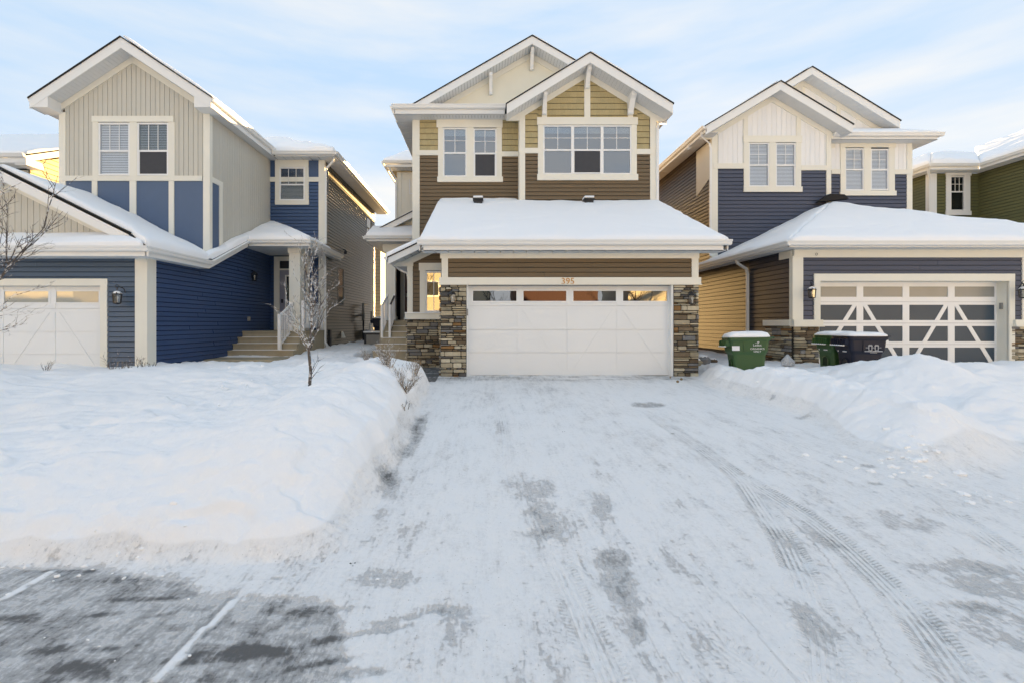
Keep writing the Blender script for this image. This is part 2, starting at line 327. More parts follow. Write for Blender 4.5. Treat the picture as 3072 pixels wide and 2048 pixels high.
# strip along the garage door and the left gutter of the driveway
cover -= .34*sstep((GY-9.6)/1.0)*(.6+fbm(GX*1.5, GY*6, 3, 73))*(GX > -2.4)*(GX < 4.8)
cover -= .42*np.exp(-((GX+.93+.03*np.sin(GY*3))/.10)**2)*sstep((GY-3.5)/.3)*sstep((8.6-GY)/2)*(.5+fbm(GX*3, GY*3, 3, 74)*1.6)
cover -= .45*(GX < -1.1)*(GY > 10.0)*(GY < 13.5)*(GX > -2.6)
for x, y, rx, ry, a, g in ((1215, 1120, .20, .35, .34, 0), (1250, 1185, .15, .35, .36, 8), (1235, 1225, .16, .10, .36, 0), (1180, 1290, .0, .0, 0, 0), (1405, 1310, .13, .28, .42, -12), (1400, 1280, .10, .10, .3, 0),
                       (1490, 930, .26, .17, .62, 10), (1250, 900, .8, .5, .16, 0), (1380, 1130, .12, .6, .18, -12), (1390, 1180, .1, .4, .2, -10), (1450, 1380, .05, .3, .3, -10), (1540, 1260, .07, .3, .3, -15), (1465, 1450, .04, .10, .7, -20),
                       (1120, 980, .5, .35, .12, 0), (1830, 1240, .28, .2, .25, 0), (2060, 1200, .25, .2, .25, 0), (2230, 1390, .16, .07, .55, -5), (2280, 1350, .3, .16, .30, 0), (2180, 1300, .3, .12, .3, 0),
                       (1990, 1070, .1, .06, .5, 0), (1840, 960, .18, .09, .4, 0), (1780, 930, .12, .05, .4, 0), (960, 1330, .3, .08, .0, 0), (1050, 1420, .13, .32, .30, 0), (2250, 1440, .35, .2, .25, 0), (1880, 1465, .08, .25, .3, -18),
                       (950, 1215, .08, .25, .22, 0), (1930, 985, .07, .04, .5, 0), (2010, 1110, .09, .05, .4, 0)):
    if rx: blob(x, y, rx, ry, a, g, int(x))
# road slab at lower left: frosted grey concrete with darker swept smears
rx0 = sstep((np.interp(GX, [-6, -2.6, -1.7, -.9, -.3], [3.22, 3.12, 2.86, 2.78, 1.5])+.10*fbm(GX*3, GY*3, 3, 81)-GY)/.13)
wear = sstep((-.30-GX+.25*fbm(GX*2.5, GY*2, 4, 82))/.6)
cover -= rx0*wear*(.36+.20*fbm(GX*6, GY*9, 4, 83, .65))
for x, y, rx, ry, a, g in ((480, 1508, .34, .05, .50, 8), (560, 1490, .2, .05, .4, -6), (170, 1530, .16, .05, .45, 10), (215, 1545, .10, .05, .45, -20), (120, 1490, .14, .03, .4, 14), (380, 1410, .10, .03, .4, 20), (400, 1440, .08, .03, .35, -15), (60, 1420, .07, .05, .4, 0), (330, 1375, .22, .02, .35, 3), (230, 1490, .20, .03, .42, 6), (750, 1400, .30, .04, .36, 4), (860, 1450, .4, .035, .42, 16),
                       (760, 1520, .17, .03, .42, 14), (840, 1545, .12, .03, .42, 5), (900, 1425, .22, .04, .38, 20), (1010, 1400, .18, .05, .3, 0), (890, 1330, .2, .09, .26, 0), (250, 1410, .14, .02, .36, 8), (270, 1330, .4, .05, .14, 0),
                       (0, 1420, .09, .04, .45, 0), (440, 1395, .12, .04, .3, 0), (560, 1440, .25, .05, .12, 0), (640, 1330, .1, .03, .25, 0), (100, 1310, .3, .02, .35, 0)):
    blob(x, y, rx, ry, a*wear.max(), g, int(x)+3)
# joints of the road slabs filled with snow, gutter line
def line(p, q, wdt, amt):
    global cover
    ax, ay = G(*p); bx, by = G(*q); d = math.hypot(bx-ax, by-ay); tx, ty = (bx-ax)/d, (by-ay)/d
    s = (GX-ax)*tx+(GY-ay)*ty; e = (GX-ax)*-ty+(GY-ay)*tx+.022*fbm(GX*14, GY*14, 4, 91)
    k = sstep((wdt-np.abs(e))/(.4*wdt))*sstep((s+.05)/.1)*sstep((d-s+.05)/.1)
    cover = np.maximum(cover, k*amt)
line((0, 1380), (125, 1308), .022, .95); line((345, 1575), (545, 1372), .032, .95)
# windrow of loose snow over the right-hand lane
cover = np.maximum(cover, .86*sstep((.45-np.abs(GX-.45-.25*(3-GY)))/.4)*(GY < 3.1)+0)
cover = np.clip(np.maximum(cover, GM*1.6), 0, 1)
# tyre tracks: signed offset across and run along the nearest track
def track(pts):
    P = np.array([G(*p) for p in pts]); t = np.linspace(0, len(P)-1, 60); i = np.clip(t.astype(int), 0, len(P)-2); f = (t-i)[:, None]
    # catmull-rom
    Q = []
    for ii, ff in zip(i, f[:, 0]):
        p0 = P[max(ii-1, 0)]; p1 = P[ii]; p2 = P[ii+1]; p3 = P[min(ii+2, len(P)-1)]
        Q.append(.5*((2*p1)+(-p0+p2)*ff+(2*p0-5*p1+4*p2-p3)*ff**2+(-p0+3*p1-3*p2+p3)*ff**3))
    return np.array(Q)
TR = [track([(1500, 958), (1570, 1003), (1640, 1052), (1700, 1100), (1750, 1170), (1800, 1240), (1835, 1310)]),
      track([(1700, 1092), (1780, 1140), (1870, 1200), (1950, 1265), (2040, 1350), (2120, 1440), (2215, 1568)]),
      track([(2185, 1180), (2260, 1232), (2352, 1300), (2440, 1370)]),
      track([(1835, 1310), (1868, 1400), (1890, 1480), (1900, 1568)]),
      track([(1225, 1180), (1290, 1320), (1345, 1440), (1400, 1568)]), track([(1120, 880), (1150, 960), (1160, 1060)]), track([(1640, 1480), (1760, 1568)])]
TD = np.full(GX.shape, 9.); TL = np.zeros_like(GX); TS = np.zeros_like(GX)
sub = (GX > -3) & (GX < 7) & (GY > 1.6) & (GY < 10)
sx, sy = GX[sub], GY[sub]; bd = np.full(sx.shape, 9.); bl = np.zeros_like(sx); bs_ = np.zeros_like(sx)
for ti, Q in enumerate(TR):
    L0 = 0
    for a, b in zip(Q[:-1], Q[1:]):
        d = b-a; ln = np.hypot(*d); d = d/ln; s = np.clip((sx-a[0])*d[0]+(sy-a[1])*d[1], 0, ln)
        px = sx-(a[0]+d[0]*s); py = sy-(a[1]+d[1]*s); dist = np.hypot(px, py); sg = np.sign(-(px*d[1])+py*d[0])
        k = dist < np.abs(bd); bd[k] = (dist*sg)[k]; bl[k] = (L0+s)[k]; bs_[k] = (1.0, 1.0, .7, .35, .35, .25, .3)[ti]
        L0 += ln
TD[sub] = bd; TL[sub] = bl; TS[sub] = bs_
GZ = GZ-.010*sstep((.10-np.abs(TD))/.02)*TS*drive
# light relief of the packed snow where it is deep enough
GZ = GZ+drive*(cover > .5)*.006*(1+fbm(GX*2, GY*.8, 3, 95))*sstep((cover-.5)/.25)+drive*.004*fbm(GX*14, GY*14, 2, 96)*(cover > .55)
me = bpy.data.meshes.new('snowy_ground')
vs = np.stack([GX, GY, GZ], -1).reshape(-1, 3)
ii = (np.arange(ny-1)[:, None]*nx+np.arange(nx-1)[None, :]).reshape(-1)
fs = np.stack([ii, ii+1, ii+nx+1, ii+nx], -1)
me.vertices.add(len(vs)); me.vertices.foreach_set('co', vs.reshape(-1)); me.loops.add(fs.size); me.loops.foreach_set('vertex_index', fs.reshape(-1).astype(np.int32))
me.polygons.add(len(fs)); me.polygons.foreach_set('loop_start', np.arange(0, fs.size, 4, dtype=np.int32)); me.polygons.foreach_set('use_smooth', np.ones(len(fs), bool)); me.update(calc_edges=True)
for nm, arr in (('cover', cover), ('tread_x', TD), ('tread_l', TL), ('tread_s', TS)):
    a = me.attributes.new(nm, 'FLOAT', 'POINT'); a.data.foreach_set('value', arr.reshape(-1).astype(np.float32))
def ground_mat():
    m = bpy.data.materials.new('packed_snow_over_concrete'); m.use_nodes = True; t = m.node_tree; p = t.nodes['Principled BSDF']; l = t.links.new
    def at(n): a = N(t, 'ShaderNodeAttribute'); a.attribute_name = n; return a.outputs['Fac']
    def mth(op, a, b=None, c=None, clamp=False):
        n = N(t, 'ShaderNodeMath', operation=op, use_clamp=clamp)
        for i, x in enumerate((a, b, c)):
            if x is None: continue
            if isinstance(x, (int, float)): n.inputs[i].default_value = x
            else: l(x, n.inputs[i])
        return n.outputs[0]
    def noise(sc, det, st=(1, 1, 1), ro=.6, dist=0, rot=0):
        tc = N(t, 'ShaderNodeTexCoord'); mp = N(t, 'ShaderNodeMapping'); mp.inputs['Scale'].default_value = st; mp.inputs['Rotation'].default_value = (0, 0, rot); l(tc.outputs['Object'], mp.inputs[0])
        n = N(t, 'ShaderNodeTexNoise'); n.inputs['Scale'].default_value = sc; n.inputs['Distortion'].default_value = dist; n.inputs['Detail'].default_value = det; n.inputs['Roughness'].default_value = ro; l(mp.outputs[0], n.inputs['Vector']); return n.outputs['Fac']
    def mr(x, a, b, c, d, sm=True):
        n = N(t, 'ShaderNodeMapRange', interpolation_type='SMOOTHSTEP' if sm else 'LINEAR'); l(x, n.inputs[0])
        for i, v in zip((1, 2, 3, 4), (a, b, c, d)): n.inputs[i].default_value = v
        return n.outputs[0]
    cov = at('cover'); tx = at('tread_x'); tl = at('tread_l'); ts = at('tread_s')
    n1 = noise(7, 8, (1, .45, 1), .66); n2 = noise(34, 8, (1, .7, 1), .7); n3 = noise(120, 3)
    n4 = noise(1, 7, (15, 1.6, 1), .68, .9, R(-4)); n5 = noise(1, 7, (7, 20, 1), .68, 1.4, R(9)); n0 = noise(1.1, 5, (1.3, .6, 1), .6, .6)
    c = cov
    for nn, ww in ((n0, .42), (n1, .66), (n2, .80), (n4, .60), (n5, .34)): c = mth('ADD', c, mth('MULTIPLY', mth('SUBTRACT', nn, .5), ww))
    # tread pattern
    ax = mth('ABSOLUTE', tx); ins = mr(ax, .072, .082, 1, 0); rib = mth('SINE', mth('MULTIPLY', tx, 2*math.pi/.036)); rib = mr(rib, .1, .5, 0, 1)
    lug = mth('SINE', mth('ADD', mth('MULTIPLY', tl, 2*math.pi/.030), mth('MULTIPLY', ax, 60))); lug = mth('MULTIPLY', mr(lug, .0, .5, 0, 1), mth('MULTIPLY', mr(ax, .058, .066, 0, 1), mr(ax, .105, .12, 1, 0)))
    tread = mth('MULTIPLY', mth('MAXIMUM', mth('MULTIPLY', ins, rib), lug), ts); tread = mth('MULTIPLY', tread, mr(noise(3, 3), .35, .6, .25, 1))
    c = mth('SUBTRACT', c, mth('MULTIPLY', tread, .26))
    s_frost = mr(c, .20, .30, 0, 1); s_thin = mr(c, .38, .47, 0, 1); s_snow = mr(c, .54, .68, 0, 1)
    def mixc(f, a, b):
        n = N(t, 'ShaderNodeMix', data_type='RGBA'); l(f, n.inputs[0])
        for i, x in ((6, a), (7, b)):
            if isinstance(x, tuple): n.inputs[i].default_value = x
            else: l(x, n.inputs[i])
        return n.outputs[2]
    rp = N(t, 'ShaderNodeValToRGB'); l(c, rp.inputs[0]); els = rp.color_ramp.elements
    stops = ((.10, .115), (.22, .19), (.31, .34), (.43, .44), (.50, .60), (.60, .70), (.72, .80), (.86, .86))
    for i, (p_, v_) in enumerate(stops):
        e = els[i] if i < 2 else els.new(p_); e.position = p_; e.color = (v_, v_*.992, v_*.98, 1)
    els[0].position = .10; els[1].position = .22
    deep = mr(cov, .88, .99, 0, 1); col = mixc(deep, rp.outputs[0], (.92, .92, .92, 1))
    grit = mr(noise(60, 2), .69, .74, 0, .55); col = mixc(mth('MULTIPLY', grit, mr(cov, .85, .99, 1, 0)), col, (.20, .18, .155, 1))
    l(col, p.inputs['Base Color']); l(mr(s_thin, 0, 1, .55, .8), p.inputs['Roughness']); p.inputs['Specular IOR Level'].default_value = .3
    hgt = mth('ADD', mth('MULTIPLY', s_snow, .6), mth('MULTIPLY', n2, .75)); hgt = mth('ADD', hgt, mth('MULTIPLY', n1, .5)); hgt = mth('SUBTRACT', hgt, mth('MULTIPLY', tread, .9))
    b = N(t, 'ShaderNodeBump'); b.inputs['Strength'].default_value = .6; b.inputs['Distance'].default_value = .024; l(hgt, b.inputs['Height']); l(b.outputs[0], p.inputs['Normal'])
    return m
me.materials.append(ground_mat())
go = bpy.data.objects.new('snowy_ground', me); C.objects.link(go); go['kind'] = 'structure'
# ------------------------------------------------------------------ cladding
def clip(P, a, b, c):                                  # keep a*h+b*z<=c
    o = []
    for i in range(len(P)):
        p, q = P[i], P[(i+1) % len(P)]; dp = a*p[0]+b*p[1]-c; dq = a*q[0]+b*q[1]-c
        if dp <= 1e-9: o.append(p)
        if (dp < -1e-9 and dq > 1e-9) or (dp > 1e-9 and dq < -1e-9):
            t = dp/(dp-dq); o.append((p[0]+(q[0]-p[0])*t, p[1]+(q[1]-p[1])*t))
    return o
def area(P): return abs(sum(P[i][0]*P[(i+1) % len(P)][1]-P[(i+1) % len(P)][0]*P[i][1] for i in range(len(P))))/2 if len(P) > 2 else 0
def minus(P, holes):
    ps = [P]
    for h0, h1, z0, z1 in holes:
        o = []
        for q in ps:
            o.append(clip(q, 1, 0, h0)); o.append(clip(q, -1, 0, -h1)); m = clip(clip(q, -1, 0, -h0), 1, 0, h1)
            o.append(clip(m, 0, 1, z0)); o.append(clip(m, 0, -1, -z1))
        ps = [q for q in o if area(q) > 4e-4]
    return ps
def laps(par, M, P, step, m, holes=(), z0=None, name='siding_board', d=.024, gap=.013, joints=True):  # gap bares the dark core, drawing a shadow line under each lap
    zs = [p[1] for p in P]; z = z0 if z0 is not None else min(zs)
    while z < max(zs):
        row = clip(clip(P, 0, -1, -(z+gap)), 0, 1, z+step)
        for q in (minus(row, holes) if len(row) > 2 else []):
            if area(q) < 1e-3: continue
            zz = z; h_a, h_b = min(v[0] for v in q), max(v[0] for v in q); qs = [q]
            if h_b-h_a > 2.6 and joints: k = h_a+(h_b-h_a)*random.uniform(.2, .8); qs = [clip(q, 1, 0, k-.0), clip(q, -1, 0, -(k+.006))]
            for n_, q_ in enumerate(qs):
                if area(q_) < 1e-3: continue
                dd = d+(.002 if n_ else 0)
                obj(name, MB().mpoly(M, q_, -.012, 0, lambda t, zz=zz, dd=dd: dd-(dd-.003)*max(0, min(1, (t-zz)/step))), m, par)
        z += step
def vboards(par, M, P, step, m, holes=(), name='siding_board', gap=.012, batten=0):
    hs = [p[0] for p in P]; h = min(hs)
    while h < max(hs):
        col = clip(clip(P, -1, 0, -(h+gap/2)), 1, 0, h+step-gap/2)
        for q in (minus(col, holes) if len(col) > 2 else []):
            if area(q) < 1e-3: continue
            obj(name, MB().mpoly(M, q, -.012, .012), m, par)
        h += step
    b = MB().mpoly(M, P, -.02, .002)
    return b
def panel(par, M, P, m, d=.008, name='panel', d0=-.015): return obj(name, MB().mpoly(M, P, d0, d), m, par)
def board(par, M, h0, h1, z0, z1, m=None, d=.034, name='trim_board', d0=-.01):
    return obj(name, MB().mbox(M, h0, h1, z0, z1, d0, d), m or CREAM, par)
def shakes(par, M, P, holes=(), step=.13):
    zs = [p[1] for p in P]; hs = [p[0] for p in P]; z = min(zs)
    while z < max(zs):
        row = clip(clip(P, 0, -1, -(z+.012)), 0, 1, z+step)
        if len(row) > 2:
            h = min(hs)-random.random()*.15
            while h < max(hs):
                wd = random.uniform(.09, .17); q0 = clip(clip(row, -1, 0, -(h+.0015)), 1, 0, h+wd-.0015)
                for q in (minus(q0, holes) if len(q0) > 2 else []):
                    if area(q) < 8e-4: continue
                    dd = random.uniform(.026, .032); zb = z+.012
                    q = [(a, max(bz, zb)) for a, bz in q]
                    obj('shingle', MB().mpoly(M, q, -.012, 0, lambda t, zz=z, dd=dd: dd-(dd-.004)*max(0, min(1, (t-zz)/step))), KHAKI, par)
                h += wd
        z += step
def stones(par, M, h0, h1, z0, z1, big=1.0):
    obj('mortar', MB().mbox(M, h0+.004, h1-.004, z0, z1, -.03, .012), MORTAR, par)
    z = z0
    while z < z1-.02:
        hh = min(random.choice((.035, .05, .06, .08, .10, .12))*big, z1-z)
        if z1-z-hh < .03: hh = z1-z
        h = h0-random.random()*.1
        while h < h1:
            wd = random.uniform(.12, .42)*big*(.7 if hh < .05 else 1); a = max(h, h0); b_ = min(h+wd, h1)
            if b_-a > .03:
                sub = [(z, z+hh)]
                if hh > .09 and random.random() < .3: k = z+hh*random.uniform(.4, .6); sub = [(z, k), (k, z+hh)]
                for s0, s1 in sub:
                    D = random.uniform(.035, .07); g = .006; bb = MB(); n = 8
                    def ring(ins, d):
                        r = []
                        x0, x1, y0, y1 = a+g+ins, b_-g-ins, s0+g+ins*.7, s1-g-ins*.7
                        cx = min(.018, (x1-x0)*.3); cy = min(.012, (y1-y0)*.3)
                        for x, y in ((x0+cx, y0), (x1-cx, y0), (x1, y0+cy), (x1, y1-cy), (x1-cx, y1), (x0+cx, y1), (x0, y1-cy), (x0, y0+cy)):
                            r.append(M(x+random.uniform(-.003, .003), y+random.uniform(-.003, .003), d+random.uniform(-.003, .003) if ins else d))
                        return r
                    vs = ring(0, -.01)+ring(0, D*.55)+ring(.009, D*.92)
                    fs = [(i+r*8, (i+1) % 8+r*8, (i+1) % 8+8+r*8, i+8+r*8) for r in (0, 1) for i in range(8)]+[tuple(range(16, 24))]
                    bb.add(vs, fs); obj('stone', bb, random.choices(STONES, (5, 4, 4, 4, 2, 4, 1))[0], par)
            h += wd
        z += hh
def window(par, M, h0, h1, z0, z1, split=.5, mun=(1, 1), blind=None, screen=False, glass=None, lower=True, frame=.045, mats=VINYL, shade=0):
    b = MB(); f = frame
    b.mbox(M, h0, h0+f, z0, z1, -.05, .022).mbox(M, h1-f, h1, z0, z1, -.05, .022).mbox(M, h0+f, h1-f, z0, z0+f, -.05, .0225).mbox(M, h0+f, h1-f, z1-f, z1, -.05, .0225)
    o = obj('window', b, mats, par)
    obj('window_backing', MB().mbox(M, h0+.01, h1-.01, z0+.01, z1-.01, -.115, -.105), DARK, o)  # dark plate behind the glass stands in for the unlit room
    zm = z0+(z1-z0)*split
    if lower:
        obj('sash_rail', MB().mbox(M, h0+f, h1-f, zm-.03, zm+.022, -.03, .016), mats, o)
        cells = [(z0+f, zm-.03, False), (zm+.022, z1-f, True)]
    else: cells = [(z0+f, z1-f, True)]
    for a, c, up in cells:
        if screen and not up:
            obj('insect_screen', MB().mbox(M, h0+f, h1-f, a, c, -.004, 0), SCREEN, o)
            obj('screen_frame', MB().mbox(M, h0+f, h0+f+.015, a, c, 0, .006).mbox(M, h1-f-.015, h1-f, a, c, 0, .006), mats, o)
            if blind == 'all': pass
            continue
        obj('pane', MB().mbox(M, h0+f, h1-f, a, c, -.012, -.006), glass or GLASS, o)
        if up and mun:
            b = MB()
            for i in range(mun[0]): x = h0+f+(h1-h0-2*f)*(i+1)/(mun[0]+1); b.mbox(M, x-.009, x+.009, a, c, -.004, .006)
            for i in range(mun[1]): y = a+(c-a)*(i+1)/(mun[1]+1); b.mbox(M, h0+f, h1-f, y-.009, y+.009, -.004, .0055)
            if b.v: obj('muntin', b, mats, o)
    if blind:
        b = MB(); z = z0+f+.01
        while z < z1-f:
            b.add([M(h0+f+.01, z, -.022), M(h1-f-.01, z, -.022), M(h1-f-.01, z+.042, -.038), M(h0+f+.01, z+.042, -.038)], [(0, 1, 2, 3)]); z += .048
        obj('blind', b, BLIND, o, kind='stuff')
    if shade: obj('roller_shade', MB().mbox(M, h0+f, h1-f, z1-f-shade, z1-f, -.035, -.03), SHADE, o)
    return o
# ------------------------------------------------------------------ roofs
def soffit(par, p0, p1, q0, q1, step=.11, th=.012):    # strips that run from edge p to edge q
    p0, p1, q0, q1 = map(Vector, (p0, p1, q0, q1)); n = max(1, int(max((p1-p0).length, (q1-q0).length)/step)); b = MB()
    for i in range(n):
        a = i/n+.02/n; c = (i+1)/n-.05/n
        A, B, D, E = p0.lerp(p1, a), p0.lerp(p1, c), q0.lerp(q1, c), q0.lerp(q1, a)
        b.prism([A, B, D, E], (0, 0, th))
    return obj('soffit', b, SOFF, par, kind='stuff')
def gutter(par, p0, p1, outw, s=1.0, name='gutter'):
    p0, p1, o = Vector(p0), Vector(p1), Vector(outw); up = Vector((0, 0, 1))
    prof = [(0, -.115), (.055, -.115), (.085, -.09), (.095, -.045), (.115, -.03), (.122, .0), (.112, .004), (.104, -.012), (.0, -.012)]
    prof = [(a*s, z*s) for a, z in prof]; b = MB(); n = len(prof)
    for p in (p0, p1):
        for a, z in prof: b.v.append(tuple(p+o*a+up*z))
    b.f = [(i, (i+1) % n, n+(i+1) % n, n+i) for i in range(n)]+[tuple(range(n-1, -1, -1)), tuple(range(n, 2*n))]
    return obj(name, b, WHITE, par)
def fascia(par, p0, p1, h=.2, th=.022, outw=(0, -1, 0), m=None, drop=0):
    p0, p1 = Vector(p0), Vector(p1); z = Vector((0, 0, -drop)); a, c = p0+z, p1+z
    return obj('fascia', MB().prism([a, c, c-Vector((0, 0, h)), a-Vector((0, 0, h))], Vector(outw)*-th), m or WHITE, par)
def slab(par, pts, th=.05, m=None, name='roof'):
    return obj(name, MB().prism(pts, (0, 0, -th)), m or SHING, par)
def rsnow(par, pts, T=.14, seed=0, edge=.35, open_=()):
    pts = [Vector(p) for p in pts]; n = len(pts); c = sum(pts, Vector())/n; ring = []
    for i in range(n):
        a, d = pts[i], pts[(i+1) % n]; k = max(1, int((d-a).length/.14))
        for j in range(k): ring.append(a.lerp(d, j/k))
    m = len(ring); b = MB(); lev = [(0, 0), (0, edge), (.03, .72), (.09, .92), (.2, 1.0)]
    for d, t in lev:
        for p in ring:
            L_ = (p-c).length; s = max(0, 1-d/L_); q = c+(p-c)*s
            nz = float(fbm(np.array([q.x*1.7+seed]), np.array([q.y*1.7+q.z]), 3, seed)[0])*.42+float(fbm(np.array([q.x*9.]), np.array([q.y*9.+q.z*7]), 2, seed)[0])*(.16 if d < .05 else .02)
            b.v.append((q.x, q.y, q.z+T*max(0, t*(1+nz)) if t else q.z+.002))
    for fr in (.88, .75, .6, .45, .3, .15):
        for p in ring:
            L_ = (p-c).length; s = max(0, 1-.2/L_)*fr; q = c+(p-c)*s
            nz = float(fbm(np.array([q.x*1.7+seed]), np.array([q.y*1.7+q.z]), 3, seed)[0])*.42
            b.v.append((q.x, q.y, q.z+T*(1+nz)))
    k = len(b.v)//m
    for r in range(k-1):
        for i in range(m): b.f.append((r*m+i, r*m+(i+1) % m, (r+1)*m+(i+1) % m, (r+1)*m+i))
    b.v.append((c.x, c.y, c.z+T))
    for i in range(m): b.f.append(((k-1)*m+i, (k-1)*m+(i+1) % m, len(b.v)-1))
    o = obj('roof_snow', b, SNOW, par, smooth=True, kind='stuff'); return o
def gable(par, ax, az, sl, xl, xr, Yf, Yw, Yb, fh=.27, frieze=.2, sr=None, snow=(.06, .10), fm=None, fr_mat=None, split_frieze=True, wl=None, wr=None, sofL=True, sofR=True):
    """roof with its ridge along Y: rake fascia at Yf, gable wall at Yw; az = top of fascia at the apex"""
    sr = sr or sl; zl = az-sl*(ax-xl); zr = az-sr*(xr-ax); fm = fm or WHITE; M = MFRONT(Yf)
    e = .035                                          # shingle edge shows above the fascia
    slab(par, [(ax, Yf-.03, az+e), (xl-.03, Yf-.03, zl+e-.03*sl), (xl-.03, Yb, zl+e-.03*sl), (ax, Yb, az+e)], .034)
    slab(par, [(ax, Yf-.03, az+e+.001), (ax, Yb, az+e+.001), (xr+.03, Yb, zr+e-.03*sr), (xr+.03, Yf-.03, zr+e-.03*sr)], .034)
    if snow[0]: rsnow(par, [(ax-.05, Yf+.05, az+e), (xl+.03, Yf+.05, zl+e), (xl+.03, Yb, zl+e), (ax-.05, Yb, az+e)], snow[0], 3)
    if snow[1]: rsnow(par, [(ax+.05, Yf+.03, az+e), (ax+.05, Yb, az+e), (xr-.02, Yb, zr+e), (xr-.02, Yf+.03, zr+e)], snow[1], 4)
    obj('fascia', MB().mpoly(M, [(ax, az), (xl, zl), (xl, zl-fh), (ax, az-fh)], -.025, 0), fm, par)
    obj('fascia', MB().mpoly(M, [(ax+.002, az), (ax+.002, az-fh), (xr, zr-fh), (xr, zr)], -.025, 0), fm, par)
    k = fh-.02
    if sofL: soffit(par, (ax, Yf+.02, az-k), (xl, Yf+.02, zl-k), (ax, Yw, az-k), (xl, Yw, zl-k))
    if sofR: soffit(par, (ax, Yf+.02, az-k), (xr, Yf+.02, zr-k), (ax, Yw, az-k), (xr, Yw, zr-k))
    if frieze:
        fz = az-k-.004; Mw = MFRONT(Yw); wl = xl if wl is None else wl; wr = xr if wr is None else wr
        a = fz-sl*(ax-wl); c = fz-sr*(wr-ax)
        obj('frieze_board', MB().mpoly(Mw, [(ax, fz), (wl, a), (wl, a-frieze), (ax, fz-frieze)], -.01, .036), fr_mat or CREAM, par)
        obj('frieze_board', MB().mpoly(Mw, [(ax+.002, fz), (ax+.002, fz-frieze), (wr, c-frieze), (wr, c)], -.01, .036), fr_mat or CREAM, par)
    return zl, zr
def downspout(par, pts, side=(1, 0, 0), w_=.075, t_=.055): return obj('downspout', MB().flat_tube(pts, w_, t_, side), WHITE, par)
def corner(par, X, Y, z0, z1, sx, w1=.14, w2=.10, m=None):   # L-shaped corner board; sx=+1 when the side wall faces +X
    b = MB().box(min(X, X-sx*w1), max(X, X-sx*w1), Y-.034, Y+.0, z0, z1)
    x0, x1 = sorted((X-sx*.02, X+sx*.034)); b.box(x0, x1, Y-.0345, Y+w2, z0-.001, z1-.001)
    return obj('corner_board', b, m or CREAM, par)
def text(par, s, size, loc, rot, m, ext=.004, name='lettering'):
    cu = bpy.data.curves.new('t', 'FONT'); cu.body = s; cu.size = size; cu.extrude = ext; cu.align_x = 'CENTER'; cu.align_y = 'CENTER'; cu.resolution_u = 3
    to = bpy.data.objects.new('t', cu); C.objects.link(to); bpy.context.view_layer.update()
    me = bpy.data.meshes.new_from_object(to.evaluated_get(bpy.context.evaluated_depsgraph_get())); bpy.data.objects.remove(to)
    me.transform(Matrix.Translation(Vector(loc)-ORG[par])@rot.to_4x4()); me.materials.clear(); me.materials.append(m)
    o = bpy.data.objects.new(name, me); C.objects.link(o); o.parent = par; ORG[o] = ORG[par]; return o
RFRONT = Matrix.Rotation(R(90), 3, 'X')
BLUE_RECESS = mat('blue_siding_recess_tone', (.040, .090, .185), .42, .45, .06, 5, .1, 30, rnd=.03, stretch=(.3, .3, 3))  # same blue siding again, with the recess's light and shade put into the colour
PALE = mat('pale_gable_panel', (.80, .755, .63), .6, .25, .03, 4)
def garage_door_c(par):
    """cream carriage style door: four sections, overlay rails, stiles and slanting braces"""
    Y = 10.90; M = MFRONT(Y); x0, x1 = PX(1403, 10.88), PX(2018, 10.88); z0, z1 = 0.0, PZ(856, 10.88)
    d = obj('garage_door', MB().box(x0, x1, Y+.02, Y+.07, z0, z1), DOORC, par)
    zr = [z0, PZ(1057, Y), PZ(989, Y), PZ(918, Y), z1]
    cols = [x0+.0, PX(1559.7, Y), PX(1709, Y), PX(1858, Y), x1]
    for k in range(4):
        obj('door_section', MB().box(x0, x1, Y, Y+.02, zr[k]+.004, zr[k+1]-.004), DOORC, d)
    T = .012; sw = .062
    for i, x in enumerate(cols):
        a, b = (x, x+sw*1.7) if i == 0 else (x-sw*1.7, x) if i == 4 else (x-sw, x+sw)
        for k in range(4): obj('stile', MB().mbox(M, a, b, zr[k]+.006, zr[k+1]-.006, 0, T), DOORC, d)
    for i in range(4):
        a = cols[i]+(sw*1.7 if i == 0 else sw); b = cols[i+1]-(sw*1.7 if i == 3 else sw)
        obj('rail', MB().mbox(M, a, b, z0+.01, z0+.10, 0, T-.001), DOORC, d); obj('rail', MB().mbox(M, a, b, zr[3]-.075, zr[3]-.006, 0, T-.001), DOORC, d)
        # window of the top section
        w0, w1, v0, v1 = a-.012, b+.012, PZ(908, Y), PZ(869, Y)
        obj('window_frame', MB().mbox(M, w0, w1, v0, v0+.035, 0, .02).mbox(M, w0, w1, v1-.035, v1, 0, .02).mbox(M, w0, w0+.035, v0+.035, v1-.035, 0, .0201).mbox(M, w1-.035, w1, v0+.035, v1-.035, 0, .0201), DOORC, d)
        obj('window_backing', MB().mbox(M, w0+.03, w1-.03, v0+.03, v1-.03, 0, .003), DARK, d)  # flat dark plate stands in for the unlit garage behind
        obj('pane', MB().mbox(M, w0+.034, w1-.034, v0+.034, v1-.034, .005, .009), GLASSD, d)
        # brace, cut where the sections part
        up = i in (0, 2); bw_ = .10
        lo, hi = ((a, b) if up else (b, a)); zt = zr[3]-.075; zb_ = z0+.10; dirx = 1 if hi > lo else -1
        Pq = [(lo, zb_), (lo+dirx*bw_, zb_), (hi, zt), (hi-dirx*bw_, zt)]
        for k in range(3):
            q = clip(clip(Pq, 0, -1, -(zr[k]+.006)), 0, 1, zr[k+1]-.006)
            if len(q) > 2: obj('brace', MB().mpoly(M, q, 0, T-.002), DOORC, d)
    obj('weather_seal', MB().box(x0, x1, Y-.01, Y+.03, -.03, .0), BLACK, d)
    return d
